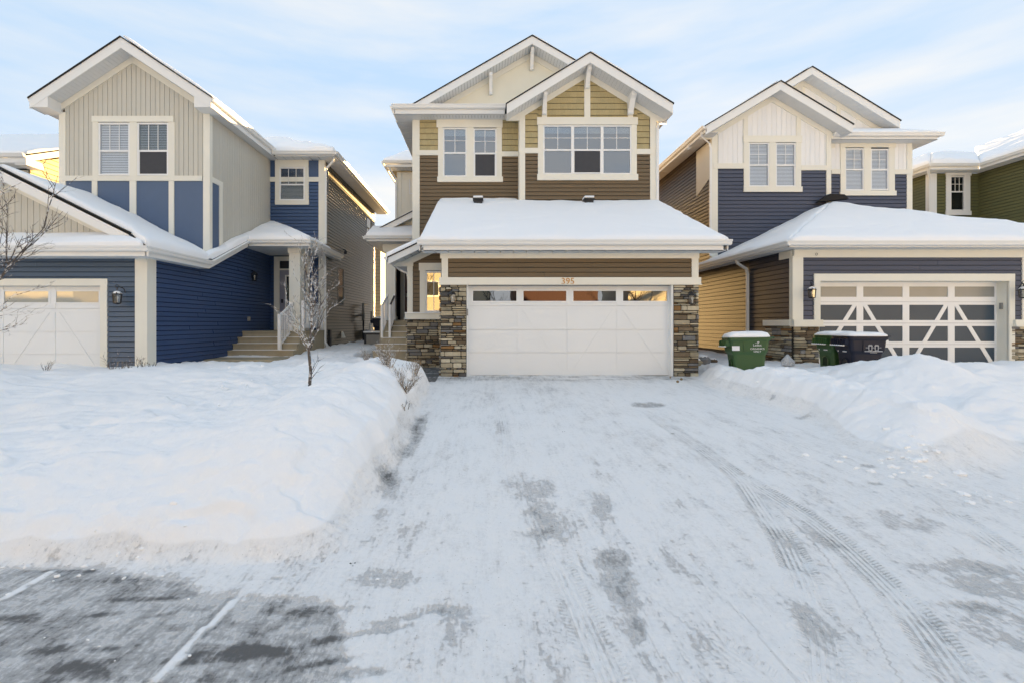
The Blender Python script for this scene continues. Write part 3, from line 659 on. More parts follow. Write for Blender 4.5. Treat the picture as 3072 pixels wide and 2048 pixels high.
def build_center():
    H = thing('detached_house', 'brown and khaki house with stone pillars and number 395 over its garage', 'house', (1.5, 15, 0), 'houses along the street')
    # --- cores
    b = MB(); b.prism([(-1.02, 11.0, 0), (-1.02, 11.0, 2.88), (-1.02, 14.95, 4.80), (-1.02, 14.95, 0)], (6.04, 0, 0))
    b.box(-2.31, 5.35, 14.97, 33, 0, 7.85); b.box(1.10, 5.35, 14.47, 14.96, 4.9, 7.8)  # unseen rear lengthened to shade the blue house's side wall
    b.prism([(1.1, 14.47, 7.8), (5.34, 14.47, 7.8), (3.19, 14.47, 9.0)], (0, .5, 0)); b.prism([(-2.3, 15.5, 7.85), (5.3, 15.5, 7.85), (1.545, 15.5, 10.2)], (0, 17, 0))
    b.box(-2.17, -1.03, 13.0, 14.96, 0, 2.95); b.prism([(-2.17, 13.0, 2.95), (-1.03, 13.0, 2.95), (-1.03, 13.0, 3.55), (-2.17, 13.0, 3.1)], (0, 1.9, 0))
    b.box(-3.77, -2.32, 19.9, 24, 0, 7.8)
    obj('wall', b, CORE, H)
    # --- garage front
    Yg = 10.75; M = MFRONT(Yg); xl, xr = PX(1322, Yg), PX(2095, Yg)
    obj('wall', MB().box(xl+.01, xr-.01, Yg+.02, 10.99, PZ(856, Yg), 2.88).box(xl+.01, PX(1400, Yg)-.01, Yg+.03, 10.99, 0, 2.1).box(PX(2020, Yg)+.01, xr-.01, Yg+.03, 10.99, 0, 2.1), MORTAR, H)
    board(H, M, xl-.01, xr+.01, PZ(776, Yg), PZ(756, Yg)+.02)
    board(H, M, PX(1325, Yg), PX(1344, Yg), PZ(833, Yg), PZ(776, Yg), d=.03); board(H, M, PX(2074, Yg), PX(2094, Yg), PZ(833, Yg), PZ(776, Yg), d=.03)
    laps(H, M, [(PX(1343, Yg), PZ(833, Yg)), (PX(2075, Yg), PZ(833, Yg)), (PX(2075, Yg), PZ(776, Yg)), (PX(1343, Yg), PZ(776, Yg))], .115, BROWN)
    board(H, M, xl-.03, xr+.045, PZ(853, Yg), PZ(833, Yg), d=.05); board(H, M, xl-.045, xr+.06, PZ(855.5, Yg), PZ(852.8, Yg), d=.065)
    stones(H, M, xl, PX(1399.6, Yg), -.02, PZ(856, Yg)); stones(H, M, PX(2020, Yg), xr, -.02, PZ(856, Yg))
    ML = MLEFT(xl); stones(H, MLEFT(xl+.01), Yg+.05, 11.3, 0, 2.1); 
    # jambs
    board(H, M, PX(1399.6, Yg), PX(1404.5, Yg), 0, PZ(856, Yg), DOORC, d=.0, d0=-.2, name='door_jamb'); board(H, M, PX(2013.5, Yg), PX(2020, Yg), 0, PZ(856, Yg), DOORC, d=.0, d0=-.2, name='door_jamb')
    garage_door_c(H)
    # right garage side, seen only from aside
    laps(H, MRIGHT(5.04), [(10.8, 0), (14.9, 0), (14.9, 4.7), (10.8, 2.85)], .12, BROWN)
    # --- shed roof of the garage
    z = lambda y: 3.07+.476*(y-10.3)
    slab(H, [(-1.51, 10.3, z(10.3)), (5.54, 10.3, z(10.3)), (5.54, 14.34, z(14.34)), (1.07, 14.34, z(14.34)), (1.07, 14.84, z(14.84)), (-1.51, 14.84, z(14.84))], .06)
    rsnow(H, [(-1.50, 10.30, z(10.3)), (5.53, 10.30, z(10.3)), (5.53, 14.34, z(14.34)), (-1.50, 14.34, z(14.34))], .13, 1)
    rsnow(H, [(-1.48, 14.25, z(14.25)), (1.07, 14.25, z(14.25)), (1.07, 14.84, z(14.84)), (-1.48, 14.84, z(14.84))], .10, 2)
    gutter(H, (-1.53, 10.32, 3.115), (5.56, 10.32, 3.115), (0, -1, 0)); fascia(H, (-1.4, 10.34, 3.02), (5.42, 10.34, 3.02), .135)
    soffit(H, (-1.45, 10.34, 2.885), (5.5, 10.34, 2.885), (-1.45, 10.75, 2.885), (5.5, 10.75, 2.885), .3)
    for s, xe in ((-1, -1.5), (1, 5.53)):
        obj('fascia', MB().prism([(xe, 10.34, 3.01), (xe, 14.8, z(14.8)-.06), (xe, 14.8, z(14.8)-.24), (xe, 10.34, 2.885)], (-s*.022, 0, 0)), WHITE, H)
        soffit(H, (xe-s*.03, 10.75, 2.90), (xe-s*.03, 14.8, 4.94), (xe-s*.45, 10.75, 2.90), (xe-s*.45, 14.8, 4.94), .3)
    # --- little left bay with the tall window
    Y = 12.9; M = MFRONT(Y)
    laps(H, M, [(-2.19, 1.48), (-1.03, 1.48), (-1.03, 3.5), (-2.19, 2.98)], .12, BROWN, holes=[(PX(1262, Y), -1.03, 1.4, 2.78)])
    board(H, M, -2.20, -2.045, 1.5, 2.86); board(H, M, -2.58, -2.03, 2.85, 2.985)
    a = rect(c6, Y, 463, 392, 700, 450); board(H, M, *a, d=.045); a = rect(c6, Y, 470, 450, 515, 785); board(H, M, *a); 
    a = rect(c6, Y, 513, 455, 645, 775); window(H, M, *a, lower=False, mun=(1, 0), glass=GLASSD); 
    zz = PZ(640+540/2.613, Y); obj('muntin', MB().mbox(M, a[0]+.045, a[1]-.045, zz-.009, zz+.009, -.004, .006), VINYL, H)
    a = rect(c6, Y, 645, 450, 690, 785); board(H, M, *a)
    obj('ledge', MB().box(-2.28, -1.03, 12.78, 12.95, 1.35, 1.385).box(-2.26, -1.03, 12.83, 12.95, 1.385, 1.52), CREAM, H)
    obj('ledge_snow', MB().box(-2.27, -1.05, 12.80, 12.9, 1.52, 1.55), SNOW, H, bevel=.012, smooth=True, kind='stuff')
    stones(H, MFRONT(12.93), -2.21, -1.03, -.02, 1.35); stones(H, MLEFT(-2.2), 12.95, 14.8, .1, 1.35)
    obj('soffit_return', MB().mpoly(MFRONT(12.9), [(-2.62, 2.98), (-2.03, 2.98), (-2.03, 3.14), (-2.20, 3.06), (-2.62, 2.90)], -.02, .012), CREAM, H)
    laps(H, MLEFT(-2.19), [(12.9, 1.2), (14.85, 1.2), (14.85, 2.95), (12.9, 2.95)], .12, BROWN)
    zz = lambda x: 3.05+.476*(x+2.66)
    slab(H, [(-2.70, 12.38, zz(-2.70)), (-1.0, 12.38, zz(-1.0)), (-1.0, 14.84, zz(-1.0)), (-2.70, 14.84, zz(-2.70))], .035)
    rsnow(H, [(-2.70, 12.40, zz(-2.70)), (-1.25, 12.40, zz(-1.25)), (-1.25, 14.83, zz(-1.25)), (-2.70, 14.83, zz(-2.70))], .14, 5)
    obj('fascia', MB().mpoly(MFRONT(12.4), [(-2.64, zz(-2.64)-.03), (-2.64, zz(-2.64)-.21), (-1.1, zz(-1.1)-.21), (-1.1, zz(-1.1)-.03)], -.022, 0), WHITE, H)
    soffit(H, (-2.62, 12.42, zz(-2.62)-.20), (-1.1, 12.42, zz(-1.1)-.20), (-2.62, 12.9, zz(-2.62)-.20), (-1.1, 12.9, zz(-1.1)-.20), .2)
    obj('frieze_board', MB().mpoly(M, [(-2.2, zz(-2.2)-.21), (-1.03, zz(-1.03)-.21), (-1.03, zz(-1.03)-.40), (-2.2, zz(-2.2)-.40)], -.01, .03), CREAM, H)
    soffit(H, (-2.64, 12.9, 2.87), (-2.64, 14.8, 2.87), (-2.2, 12.9, 2.87), (-2.2, 14.8, 2.87), .3)
    gutter(H, (-2.66, 12.36, 3.06), (-2.66, 14.8, 3.06), (-1, 0, 0)); downspout(H, [(-2.62, 13.2, 2.93), (-2.5, 13.3, 2.80), (-2.28, 13.35, 2.70), (-2.25, 13.36, 2.5), (-2.25, 13.36, .3)], (0, 1, 0))
    # --- upper storey, left part
    Y = 14.85; M = MFRONT(Y); zb = 4.6
    xw0, xw1 = PX(1240.7, Y), PX(1558.6, Y)
    a = rect(c5, Y, 413, 680, 842, 1015)
    hole = (a[0]+.03, a[1]-.03, a[2], a[3]+.3)
    laps(H, M, [(xw0+.12, 3.0), (xw1+.1, 3.0), (xw1+.1, PZ(80+855/2.24, Y)), (xw0+.12, PZ(80+855/2.24, Y))], .124, BROWN, holes=[hole])
    for x0, x1 in ((285, 415), (842, 962)): shakes(H, M, pol(c5, Y, (x0, 840), (x1, 840), (x1, 610), (x0, 610)), step=.188)
    panel(H, M, [(xw0+.05, 5.4), (xw1+.1, 5.4), (xw1+.1, 7.85), (xw0+.05, 7.85)], CORE, d=-.108, d0=-.118, name='sheathing')
    corner(H, xw0, Y, .3, 7.86, -1, .20, .12); 
    board(H, M, *rect(c5, Y, 243, 835, 413, 868), d=.045); board(H, M, *rect(c5, Y, 840, 843, 960, 876), d=.045)
    board(H, M, *rect(c5, Y, 403, 622, 846, 682), d=.055)
    board(H, M, *rect(c5, Y, 413, 682, 446, 1015)); board(H, M, *rect(c5, Y, 806, 682, 841, 1015)); board(H, M, *rect(c5, Y, 604, 682, 651, 1015))
    board(H, M, *rect(c5, Y, 408, 1013, 848, 1048), d=.06)
    window(H, M, *rect(c5, Y, 446, 684, 606, 1012), split=.49, shade=.20); window(H, M, *rect(c5, Y, 650, 688, 806, 1014), split=.49, screen=True, shade=.20)
    laps(H, MLEFT(xw0), [(14.85, 3.0), (33, 3.0), (33, 7.86), (14.85, 7.86)], .124, BROWN, joints=False)
    laps(H, MRIGHT(5.36), [(14.4, 2.8), (15, 0), (33, 0), (33, 7.86), (14.4, 7.86)], .2, BROWN, joints=False)
    # pent roof and eaves
    gutter(H, (-2.94, 14.40, 8.13), (PX(1520, 14.35)-.02, 14.40, 8.13), (0, -1, 0)); fascia(H, (-2.86, 14.42, 8.03), (.62, 14.42, 8.03), .17)
    soffit(H, (-2.86, 14.42, 7.86), (1.1, 14.42, 7.86), (-2.86, 14.86, 7.86), (1.1, 14.86, 7.86), .1)
    slab(H, [(-2.9, 14.42, 8.11), (.75, 14.42, 8.11), (.75, 15.5, 8.65), (-2.9, 15.5, 8.65)], .04)
    rsnow(H, [(-2.9, 14.42, 8.11), (.75, 14.42, 8.11), (.75, 15.44, 8.62), (-2.9, 15.44, 8.62)], .05, 7)
    for s, xe, xw in ((-1, -2.90, xw0), (1, 5.95, 5.37)):
        gutter(H, (xe, 14.4 if s < 0 else 14.92, 8.13), (xe, 33.5, 8.13), (s, 0, 0)); soffit(H, (xe, 14.4, 7.865), (xe, 33.5, 7.865), (xw, 14.4, 7.865), (xw, 33.5, 7.865), .3)
        fascia(H, (xe, 14.4, 8.03), (xe, 33.5, 8.03), .17, outw=(s, 0, 0))
    # --- big gable
    gable(H, 1.545, 10.64, .575, -2.92, 5.95, 14.9, 15.45, 33.6, .25, .20, wl=-2.3, wr=5.3, snow=(.05, .08))
    panel(H, MFRONT(15.45), [(-1.9, 8.3), (5.2, 8.3), (1.545, 10.4)], PALE, name='gable_panel')
    for x0, x1 in ((757, 785), (1033, 1058)):
        a = rect(c5, 15.45, x0, 300, x1, 520); obj('batten', MB().mbox(MFRONT(15.45), a[0], a[1], 8.3, a[3], 0, .02), PALE, H)
    def bracket(c, Yw, Yf, x0, x1, yt, yb):
        X0, X1 = PX(c(x0, 0)[0], (Yw+Yf)/2), PX(c(x1, 0)[0], (Yw+Yf)/2); zt = PZ(c(0, yt)[1], Yf+.1); zb_ = PZ(c(0, yb)[1], Yw-.1)
        b = MB().prism([(X0, Yw-.03, zb_), (X0, Yw-.03, zt), (X0, Yf+.06, zt), (X0, Yf+.06, zt-.10), (X0, Yf+.18, zt-.16), (X0, Yw-.14, zb_+.10), (X0, Yw-.14, zb_)], (X1-X0, 0, 0))
        obj('bracket', b, WHITE, H)
    bracket(c5, 15.45, 14.95, 757, 778, 310, 457); bracket(c5, 15.45, 14.95, 1034, 1056, 142, 292)
    # --- bay with the triple window
    Y = 14.35; M = MFRONT(Y)
    gable(H, 3.186, 9.42, .612, .66, 5.69, 13.78, Y, 15.7, .29, .19, wl=1.0, wr=5.45, snow=(.05, .12))
    panel(H, M, [(1.09, 4.9), (5.36, 4.9), (5.36, 7.75), (3.2, 9.1), (1.09, 7.75)], CORE, d=-.108, d0=-.118, name='sheathing')
    obj('wall', MB().box(1.08, 1.12, Y, 14.9, 4.6, 7.8), CREAM, H)
    a = rect(c5, Y, 1083, 660, 1748, 1000); hole = (a[0]+.03, a[1]-.03, a[2], a[3])
    z1 = PZ(80+842/2.24, Y)
    laps(H, M, [(1.2, 4.75), (5.3, 4.75), (5.3, z1), (1.2, z1)], .124, BROWN, holes=[hole])
    shakes(H, M, pol(c5, Y, (998, 830), (1082, 830), (1082, 515), (998, 560)), step=.188)
    shakes(H, M, pol(c5, Y, (1081, 640), (1112, 640), (1112, 500), (1081, 518)), step=.188)
    shakes(H, M, pol(c5, Y, (1140, 640), (1400, 640), (1400, 330), (1140, 480)), step=.188)
    shakes(H, M, pol(c5, Y, (1430, 640), (1692, 640), (1692, 490), (1430, 335)), step=.188)
    shakes(H, M, pol(c5, Y, (1716, 640), (1750, 640), (1750, 535), (1716, 515)), step=.188)
    shakes(H, M, pol(c5, Y, (1749, 830), (1832, 830), (1832, 575), (1749, 530)), step=.188)
    corner(H, 5.36, Y, 4.7, 7.8, 1, .16, .12); board(H, M, *rect(c5, Y, 960, 605, 997, 1195), d=.04)
    for x0, x1, y0 in ((1110, 1144, 455), (1394, 1434, 330), (1687, 1721, 465)): board(H, M, *rect(c5, Y, x0, y0, x1, 620), d=.03)
    board(H, M, *rect(c5, Y, 1077, 615, 1752, 664), d=.055)
    board(H, M, *rect(c5, Y, 1083, 664, 1118, 998)); board(H, M, *rect(c5, Y, 1710, 664, 1746, 998)); board(H, M, *rect(c5, Y, 1078, 996, 1754, 1036), d=.06)
    board(H, M, *rect(c5, Y, 957, 820, 1083, 855), d=.047); board(H, M, *rect(c5, Y, 1745, 827, 1864, 861), d=.047)
    for x0, x1, sc_ in ((1118, 1316, 0), (1316, 1514, 1), (1514, 1711, 0)): window(H, M, *rect(c5, Y, x0, 666, x1, 996), split=.50, screen=bool(sc_), shade=.20)
    obj('sill_snow', MB().box(*rect(c5, Y, 1320, 0, 1500, 1)[:2], Y-.06, Y-.0, PZ(80+993/2.24, Y), PZ(80+990/2.24, Y)+.02), SNOW, H, kind='stuff')
    bracket(c5, Y, 13.83, 1119, 1142, 440, 590); bracket(c5, Y, 13.83, 1409, 1436, 262, 415); bracket(c5, Y, 13.83, 1700, 1736, 437, 590)
    for x0, x1, za in ((.70, 1.10, 7.72), (5.36, 5.66, 7.70)): obj('soffit_return', MB().box(x0, x1, Y-.03, Y+.02, za-.10, za+.16), CREAM, H)
    downspout(H, [(5.95, 14.95, 7.98), (5.93, 14.95, 7.80), (5.5, 14.4, 7.58), (5.42, 14.3, 7.35), (5.42, 14.3, 5.0), (5.44, 14.15, 4.93)], (1, 0, 0))
    # --- tall wing set back on the left
    Y = 19.8; M = MFRONT(Y)
    laps(H, M, [(-3.79, 4.0), (-2.3, 4.0), (-2.3, 5.9), (-3.79, 5.9)], .124, BROWN)
    panel(H, M, [(-3.79, 5.85), (-2.3, 5.85), (-2.3, 7.8), (-3.79, 7.8)], CREAM, d=.01, name='wall_panel')
    board(H, M, -3.81, -2.3, 5.85, 6.08, d=.042); corner(H, -3.79, Y, 4, 7.8, -1, .16, .1); board(H, M, -3.6, -2.3, 7.5, 7.8, d=.03)
    window(H, M, *rect(c5, Y, 218, 1008, 300, 1128), lower=False, mun=(1, 1))
    for x in (-3.35,): board(H, M, x-.03, x+.03, 6.08, 7.5, d=.025)
    gutter(H, (-4.32, 19.3, 8.12), (-2.5, 19.3, 8.12), (0, -1, 0)); fascia(H, (-4.25, 19.32, 8.02), (-2.5, 19.32, 8.02), .15); gutter(H, (-4.3, 19.3, 8.12), (-4.3, 24.5, 8.12), (-1, 0, 0))
    soffit(H, (-4.28, 19.32, 7.87), (-2.5, 19.32, 7.87), (-4.28, 19.82, 7.87), (-2.5, 19.82, 7.87), .12)
    slab(H, [(-4.3, 19.3, 8.1), (-2.3, 19.3, 8.1), (-2.3, 21.3, 9.8)], .05); rsnow(H, [(-4.3, 19.3, 8.1), (-2.3, 19.3, 8.1), (-2.3, 21.3, 9.8)], .14, 9)
    slab(H, [(-4.3, 19.3, 8.1), (-2.3, 21.3, 9.8), (-2.3, 24.5, 9.8), (-4.3, 24.5, 8.1)], .05); rsnow(H, [(-4.3, 19.3, 8.1), (-2.3, 21.3, 9.8), (-2.3, 24.5, 9.8), (-4.3, 24.5, 8.1)], .12, 10)
    downspout(H, [(-4.1, 19.32, 8.0), (-4.05, 19.4, 7.8), (-3.86, 19.7, 7.5), (-3.85, 19.72, 7.3), (-3.85, 19.72, 4.4)], (1, 0, 0))
    # --- entry porch on the left
    slab(H, [(-4.28, 16.32, 4.36), (-2.35, 16.32, 4.36), (-2.35, 17.25, 4.85), (-4.28, 17.25, 4.85)], .05); rsnow(H, [(-4.28, 16.32, 4.36), (-2.35, 16.32, 4.36), (-2.35, 17.25, 4.85), (-4.28, 17.25, 4.85)], .13, 11)
    gutter(H, (-4.3, 16.32, 4.37), (-2.33, 16.32, 4.37), (0, -1, 0)); fascia(H, (-4.25, 16.34, 4.27), (-2.33, 16.34, 4.27), .10); gutter(H, (-4.28, 16.3, 4.37), (-4.28, 19.7, 4.37), (-1, 0, 0))
    soffit(H, (-4.26, 16.34, 4.17), (-2.33, 16.34, 4.17), (-4.26, 19.0, 4.17), (-2.33, 19.0, 4.17), .15)
    zz = lambda x: 4.74+.515*(x+3.98)
    obj('fascia', MB().mpoly(MFRONT(16.95), [(-3.98, zz(-3.98)), (-3.98, zz(-3.98)-.22), (-2.34, zz(-2.34)-.22), (-2.34, zz(-2.34))], -.022, 0), WHITE, H)
    slab(H, [(-4.0, 16.92, zz(-4)+.035), (-2.34, 16.92, zz(-2.34)+.035), (-2.34, 19.8, zz(-2.34)+.035), (-4.0, 19.8, zz(-4.0)+.035)], .034); rsnow(H, [(-4.0, 17.0, zz(-4)+.035), (-2.34, 17.0, zz(-2.34)+.035), (-2.34, 19.8, zz(-2.34)+.035), (-4.0, 19.8, zz(-4.0)+.035)], .06, 12)
    panel(H, MFRONT(17.25), [(-3.9, 4.6), (-2.33, 4.6), (-2.33, 5.5), (-3.9, 4.75)], PALE, name='gable_panel')
    obj('beam', MB().box(-3.78, -2.33, 16.84, 17.16, 3.92, 4.17), CREAM, H)
    col = obj('column', MB().box(-3.70, -3.32, 16.86, 17.12, 1.34, 3.92), CREAM, H); obj('column_base', MB().box(-3.73, -3.29, 16.83, 17.15, 1.34, 1.50), CREAM, col)
    obj('column', MB().box(-3.74, -3.62, 17.2, 19.0, 1.34, 3.92), CREAM, H)
    obj('entry_wall', MB().box(-3.62, -2.3, 18.5, 18.6, 1.3, 4.2), CREAM, H)
    obj('sidelight', MB().box(-3.58, -3.44, 18.46, 18.495, 1.4, 3.6), DARK, H)
    obj('door_frame', MB().box(-3.30, -3.24, 18.43, 18.495, 1.34, 3.42).box(-3.24, -2.35, 18.43, 18.495, 3.35, 3.43), VINYL, H)
    dr = obj('front_door', MB().box(-3.24, -2.33, 18.45, 18.494, 1.36, 3.35), REDD, H); obj('door_handle', MB().box(-3.2, -3.15, 18.40, 18.45, 2.3, 2.45), GREY, dr)
    # steps up to it
    for i in range(5):
        y0 = 14.2+.29*i; z1 = .39+.19*i; x0 = (-3.50, -3.46, -3.36, -3.30, -3.26)[i]
        s = obj('step', MB().box(x0, -2.26, y0, 15.75, z1-.19 if i else .1, z1-.035).box(x0-.025, -2.26, y0-.03, 15.74, z1-.035, z1), STEPM, H)
        obj('snow_strip', MB().box(x0+.0, -2.28, y0+.0, y0+.28, z1, z1+.012), SNOW, s, kind='stuff')
    obj('landing', MB().box(-3.62, -2.26, 15.65, 18.5, .1, 1.34), STEPM, H)
    for X in (-3.14, -3.40):
        r = obj('railing', MB().flat_tube([(X, 15.0, 1.80), (X, 15.8, 2.20)], .05, .04, (1, 0, 0)), BLACK if X > -3.2 else VINYL, H)
        obj('post', MB().box(X-.035, X+.035, 14.98, 15.05, .77, 1.86), VINYL, r); obj('post', MB().box(X-.035, X+.035, 15.75, 15.82, 1.15, 2.26), VINYL, r)
        obj('bottom_rail', MB().flat_tube([(X, 15.0, .90), (X, 15.8, 1.38)], .04, .03, (1, 0, 0)), BLACK if X > -3.2 else VINYL, r)
        for k in range(1, 7): y = 15.0+.8*k/7; obj('baluster', MB().box(X-.01, X+.01, y-.01, y+.01, .9+.6*(y-15.0), 1.8+.5*(y-15.0)), VINYL, r)
    # number, keypad
    n = text(H, '395', .215, (PX(1703.5, 10.7), 10.695, PZ(845, 10.7)), RFRONT, COPPER, .008, 'house_number')
    obj('keypad', MB().box(PX(1399, 10.7), PX(1404, 10.7), 10.68, 10.75, PZ(947, 10.7), PZ(927, 10.7)), GREY, H)
    return H
build_center()
# ------------------------------------------------------------------ blue house on the left
def build_left():
    H = thing('detached_house', 'blue house with pale vertical boards in its tall front gable and a covered porch', 'house', (-10, 14, 0), 'houses along the street')
    b = MB(); b.box(-14.9, -7.90, 10.98, 16.7, -.1, 2.9); b.prism([(-14.9, 11.0, 2.9), (-7.95, 11.0, 2.9), (-11.39, 11.0, 4.7)], (0, 2.2, 0))
    b.box(-12.0, -7.99, 13.12, 24, 2.9, 7.3); b.prism([(-12.0, 13.12, 7.3), (-8.0, 13.12, 7.3), (-10.08, 13.12, 8.8)], (0, 11, 0))
    b.box(-8.1, -6.01, 16.8, 24.2, 0, 7.2)
    obj('wall', b, CORE, H)
    # garage front
    Y = 10.6; M = MFRONT(Y)
    dx1, dx0 = PX(303.5, Y), PX(303.5, Y)-4.88; zt = PZ(858, Y)
    laps(H, M, [(-14.9, .1), (-7.98, .1), (-7.98, 2.74), (-14.9, 2.74)], .116, BLUE, holes=[(dx0-.1, dx1+.1, -1, PZ(842, Y))])
    board(H, M, dx0-.17, dx1+.165, zt, PZ(837, Y)); board(H, M, dx1, dx1+.16, -.05, zt, d=.033); board(H, M, dx0-.16, dx0, -.05, zt, d=.033)
    obj('soffit_return', MB().mbox(M, dx0, dx1, 2.15, 2.3, -.4, -.0), CREAM, H)
    corner(H, -7.88, Y, .1, 2.74, 1, .25, .26)
    board(H, M, -9.0+.3, -7.75, -.05, .10, d=.12); obj('plinth', MB().box(-7.9, -7.62, 10.5, 11.2, -.05, .10), CREAM, H)
    obj('plinth_snow', MB().box(-7.86, -7.63, 10.5, 11.19, .10, .13), SNOW, H, kind='stuff', bevel=.01)
    MD = MFRONT(Y+.10); z0 = -.03; zr = [z0, PZ(1063, Y), PZ(995, Y), PZ(926, Y), zt]
    d = obj('garage_door', MB().box(dx0, dx1, Y+.12, Y+.17, z0, zt+.02), DOORC, H); cw = (dx1-dx0)/4; T = .012
    for k in range(4): obj('door_section', MB().box(dx0, dx1, Y+.10, Y+.12, zr[k]+.003, zr[k+1]-.003), DOORC, d)
    for i in range(5):
        x = dx0+cw*i; a, e = (x, x+.10) if i == 0 else (x-.10, x) if i == 4 else (x-.06, x+.06)
        for k in range(4): obj('stile', MB().mbox(MD, a, e, zr[k]+.005, zr[k+1]-.005, 0, T), DOORC, d)
    for i in range(4):
        a, e = dx0+cw*i+(.1 if i == 0 else .06), dx0+cw*(i+1)-(.10 if i == 3 else .06)
        obj('rail', MB().mbox(MD, a, e, zr[3]-.08, zr[3]-.005, 0, T-.001), DOORC, d); obj('rail', MB().mbox(MD, a, e, z0+.01, z0+.09, 0, T-.001), DOORC, d)
        v0, v1 = PZ(911, Y), PZ(870, Y)
        obj('window_frame', MB().mbox(MD, a-.01, e+.01, v0, v0+.03, 0, .02).mbox(MD, a-.01, e+.01, v1-.03, v1, 0, .02).mbox(MD, a-.01, a+.03, v0+.03, v1-.03, 0, .0201).mbox(MD, e-.03, e+.01, v0+.03, v1-.03, 0, .0201), DOORC, d)
        obj('pane', MB().mbox(MD, a+.03, e-.03, v0+.03, v1-.03, .003, .008), GLASSL, d)
        up = i in (0, 2); lo, hi = (a, e) if up else (e, a); s = 1 if hi > lo else -1
        P_ = [(lo, z0+.09), (lo+s*.10, z0+.09), (hi, zr[3]-.08), (hi-s*.10, zr[3]-.08)]
        for k in range(3):
            q = clip(clip(P_, 0, -1, -(zr[k]+.005)), 0, 1, zr[k+1]-.005)
            if len(q) > 2: obj('brace', MB().mpoly(MD, q, 0, T-.002), DOORC, d)
    # garage side wall under the rising eave
    laps(H, MRIGHT(-7.88), [(10.86, .12), (16.68, .12), (16.68, 3.72), (14.6, 3.74), (12.5, 2.76), (10.86, 2.74)], .116, BLUE_SHADED)
    obj('foundation', MB().box(-8.0, -7.865, 11.2, 16.7, -.2, .13), FOUND, H)
    # eaves and roofs
    gutter(H, (-15.4, 10.12, 2.94), (-7.44, 10.12, 2.94), (0, -1, 0)); fascia(H, (-15.4, 10.14, 2.85), (-7.5, 10.14, 2.85), .12)
    gutter(H, (-7.545, 10.04, 2.941), (-7.545, 12.46, 2.941), (1, 0, 0)); fascia(H, (-7.55, 10.14, 2.85), (-7.55, 12.46, 2.85), .12, outw=(1, 0, 0))
    soffit(H, (-15.4, 10.15, 2.735), (-7.56, 10.15, 2.735), (-15.4, 10.6, 2.735), (-7.56, 10.6, 2.735), .3); soffit(H, (-7.56, 10.6, 2.735), (-7.56, 12.5, 2.735), (-7.88, 10.6, 2.735), (-7.88, 12.5, 2.735), .3)
    gutter(H, (-7.545, 12.46, 2.941), (-7.545, 14.50, 3.89), (1, 0, 0)); fascia(H, (-7.55, 12.46, 2.85), (-7.55, 14.5, 3.80), .12, outw=(1, 0, 0)); soffit(H, (-7.56, 12.46, 2.735), (-7.56, 14.6, 3.735), (-7.88, 12.46, 2.735), (-7.88, 14.6, 3.735), .3)
    zs = lambda x: 2.945+.5*(-7.52-x); zp = lambda y: 2.945+.46*(y-12.46); E = lambda x, y: (x, y, zs(x)); P_ = lambda x, y: (x, y, zp(y))
    q = [E(-7.54, 10.12), E(-7.54, 12.6), E(-7.9, 13.0), E(-11.38, 13.0), E(-11.38, 10.6), E(-8.3, 10.6)]
    slab(H, q, .04); rsnow(H, [E(-7.54, 10.14), E(-7.54, 12.75), E(-7.95, 13.0), E(-11.38, 13.0), E(-11.38, 10.66), E(-8.3, 10.66)], .15, 21)
    pz = lambda y: 2.945+.46*(y-10.1)
    slab(H, [(-15.4, 10.12, pz(10.12)), (-7.54, 10.12, pz(10.12)), (-8.3, 10.95, pz(10.95)), (-15.4, 10.95, pz(10.95))], .04)
    rsnow(H, [(-15.4, 10.12, pz(10.12)), (-7.60, 10.12, pz(10.12)), (-8.35, 10.94, pz(10.94)), (-15.4, 10.94, pz(10.94))], .09, 22)
    gable(H, -11.39, 4.88, .5, -14.5, -8.30, 10.6, 10.95, 13.0, .27, .17, snow=(.1, 0))
    vboards(H, MFRONT(10.95), [(-14.3, 3.1), (-8.1, 3.1), (-8.1, 3.25), (-11.39, 4.78), (-14.3, 3.35)], .15, GREIGE)
    panel(H, MFRONT(10.95), [(-14.3, 3.1), (-8.0, 3.1), (-8.0, 3.1), (-11.39, 4.6)], CORE, d=-.108, d0=-.118, name='sheathing')
    slab(H, [P_(-7.88, 12.46), P_(-7.54, 12.46), P_(-7.54, 14.6), P_(-7.88, 14.6)], .04); rsnow(H, [P_(-7.88, 12.2), P_(-7.54, 12.2), P_(-7.54, 14.8), P_(-7.88, 14.8)], .15, 23)
    A = (-5.62, 14.54); z_ = zp(14.54)
    slab(H, [P_(-7.88, 14.54), P_(-5.62, 14.54), P_(-7.77, 16.68), P_(-7.88, 16.68)], .04); rsnow(H, [P_(-7.88, 14.54), P_(-5.62, 14.54), P_(-7.72, 16.68), P_(-7.88, 16.68)], .15, 24)
    zq = lambda x: z_+.46*(-5.62-x); Q = lambda x, y: (x, y, zq(x))
    slab(H, [Q(-5.62, 14.54), Q(-5.62, 17.84), Q(-5.9, 17.84), Q(-5.9, 16.68), Q(-7.77, 16.68)], .04); rsnow(H, [Q(-5.64, 14.56), Q(-5.64, 16.68), Q(-7.74, 16.68)], .14, 25); rsnow(H, [Q(-5.62, 16.5), Q(-5.62, 17.84), Q(-5.88, 17.84), Q(-5.88, 16.5)], .06, 26)
    gutter(H, (-7.545, 14.54, 3.90), (-5.54, 14.54, 3.90), (0, -1, 0)); fascia(H, (-7.55, 14.56, 3.81), (-5.62, 14.56, 3.81), .10); gutter(H, (-5.64, 14.46, 3.901), (-5.64, 17.84, 3.901), (1, 0, 0)); fascia(H, (-5.64, 14.55, 3.81), (-5.64, 17.84, 3.81), .10, outw=(1, 0, 0))
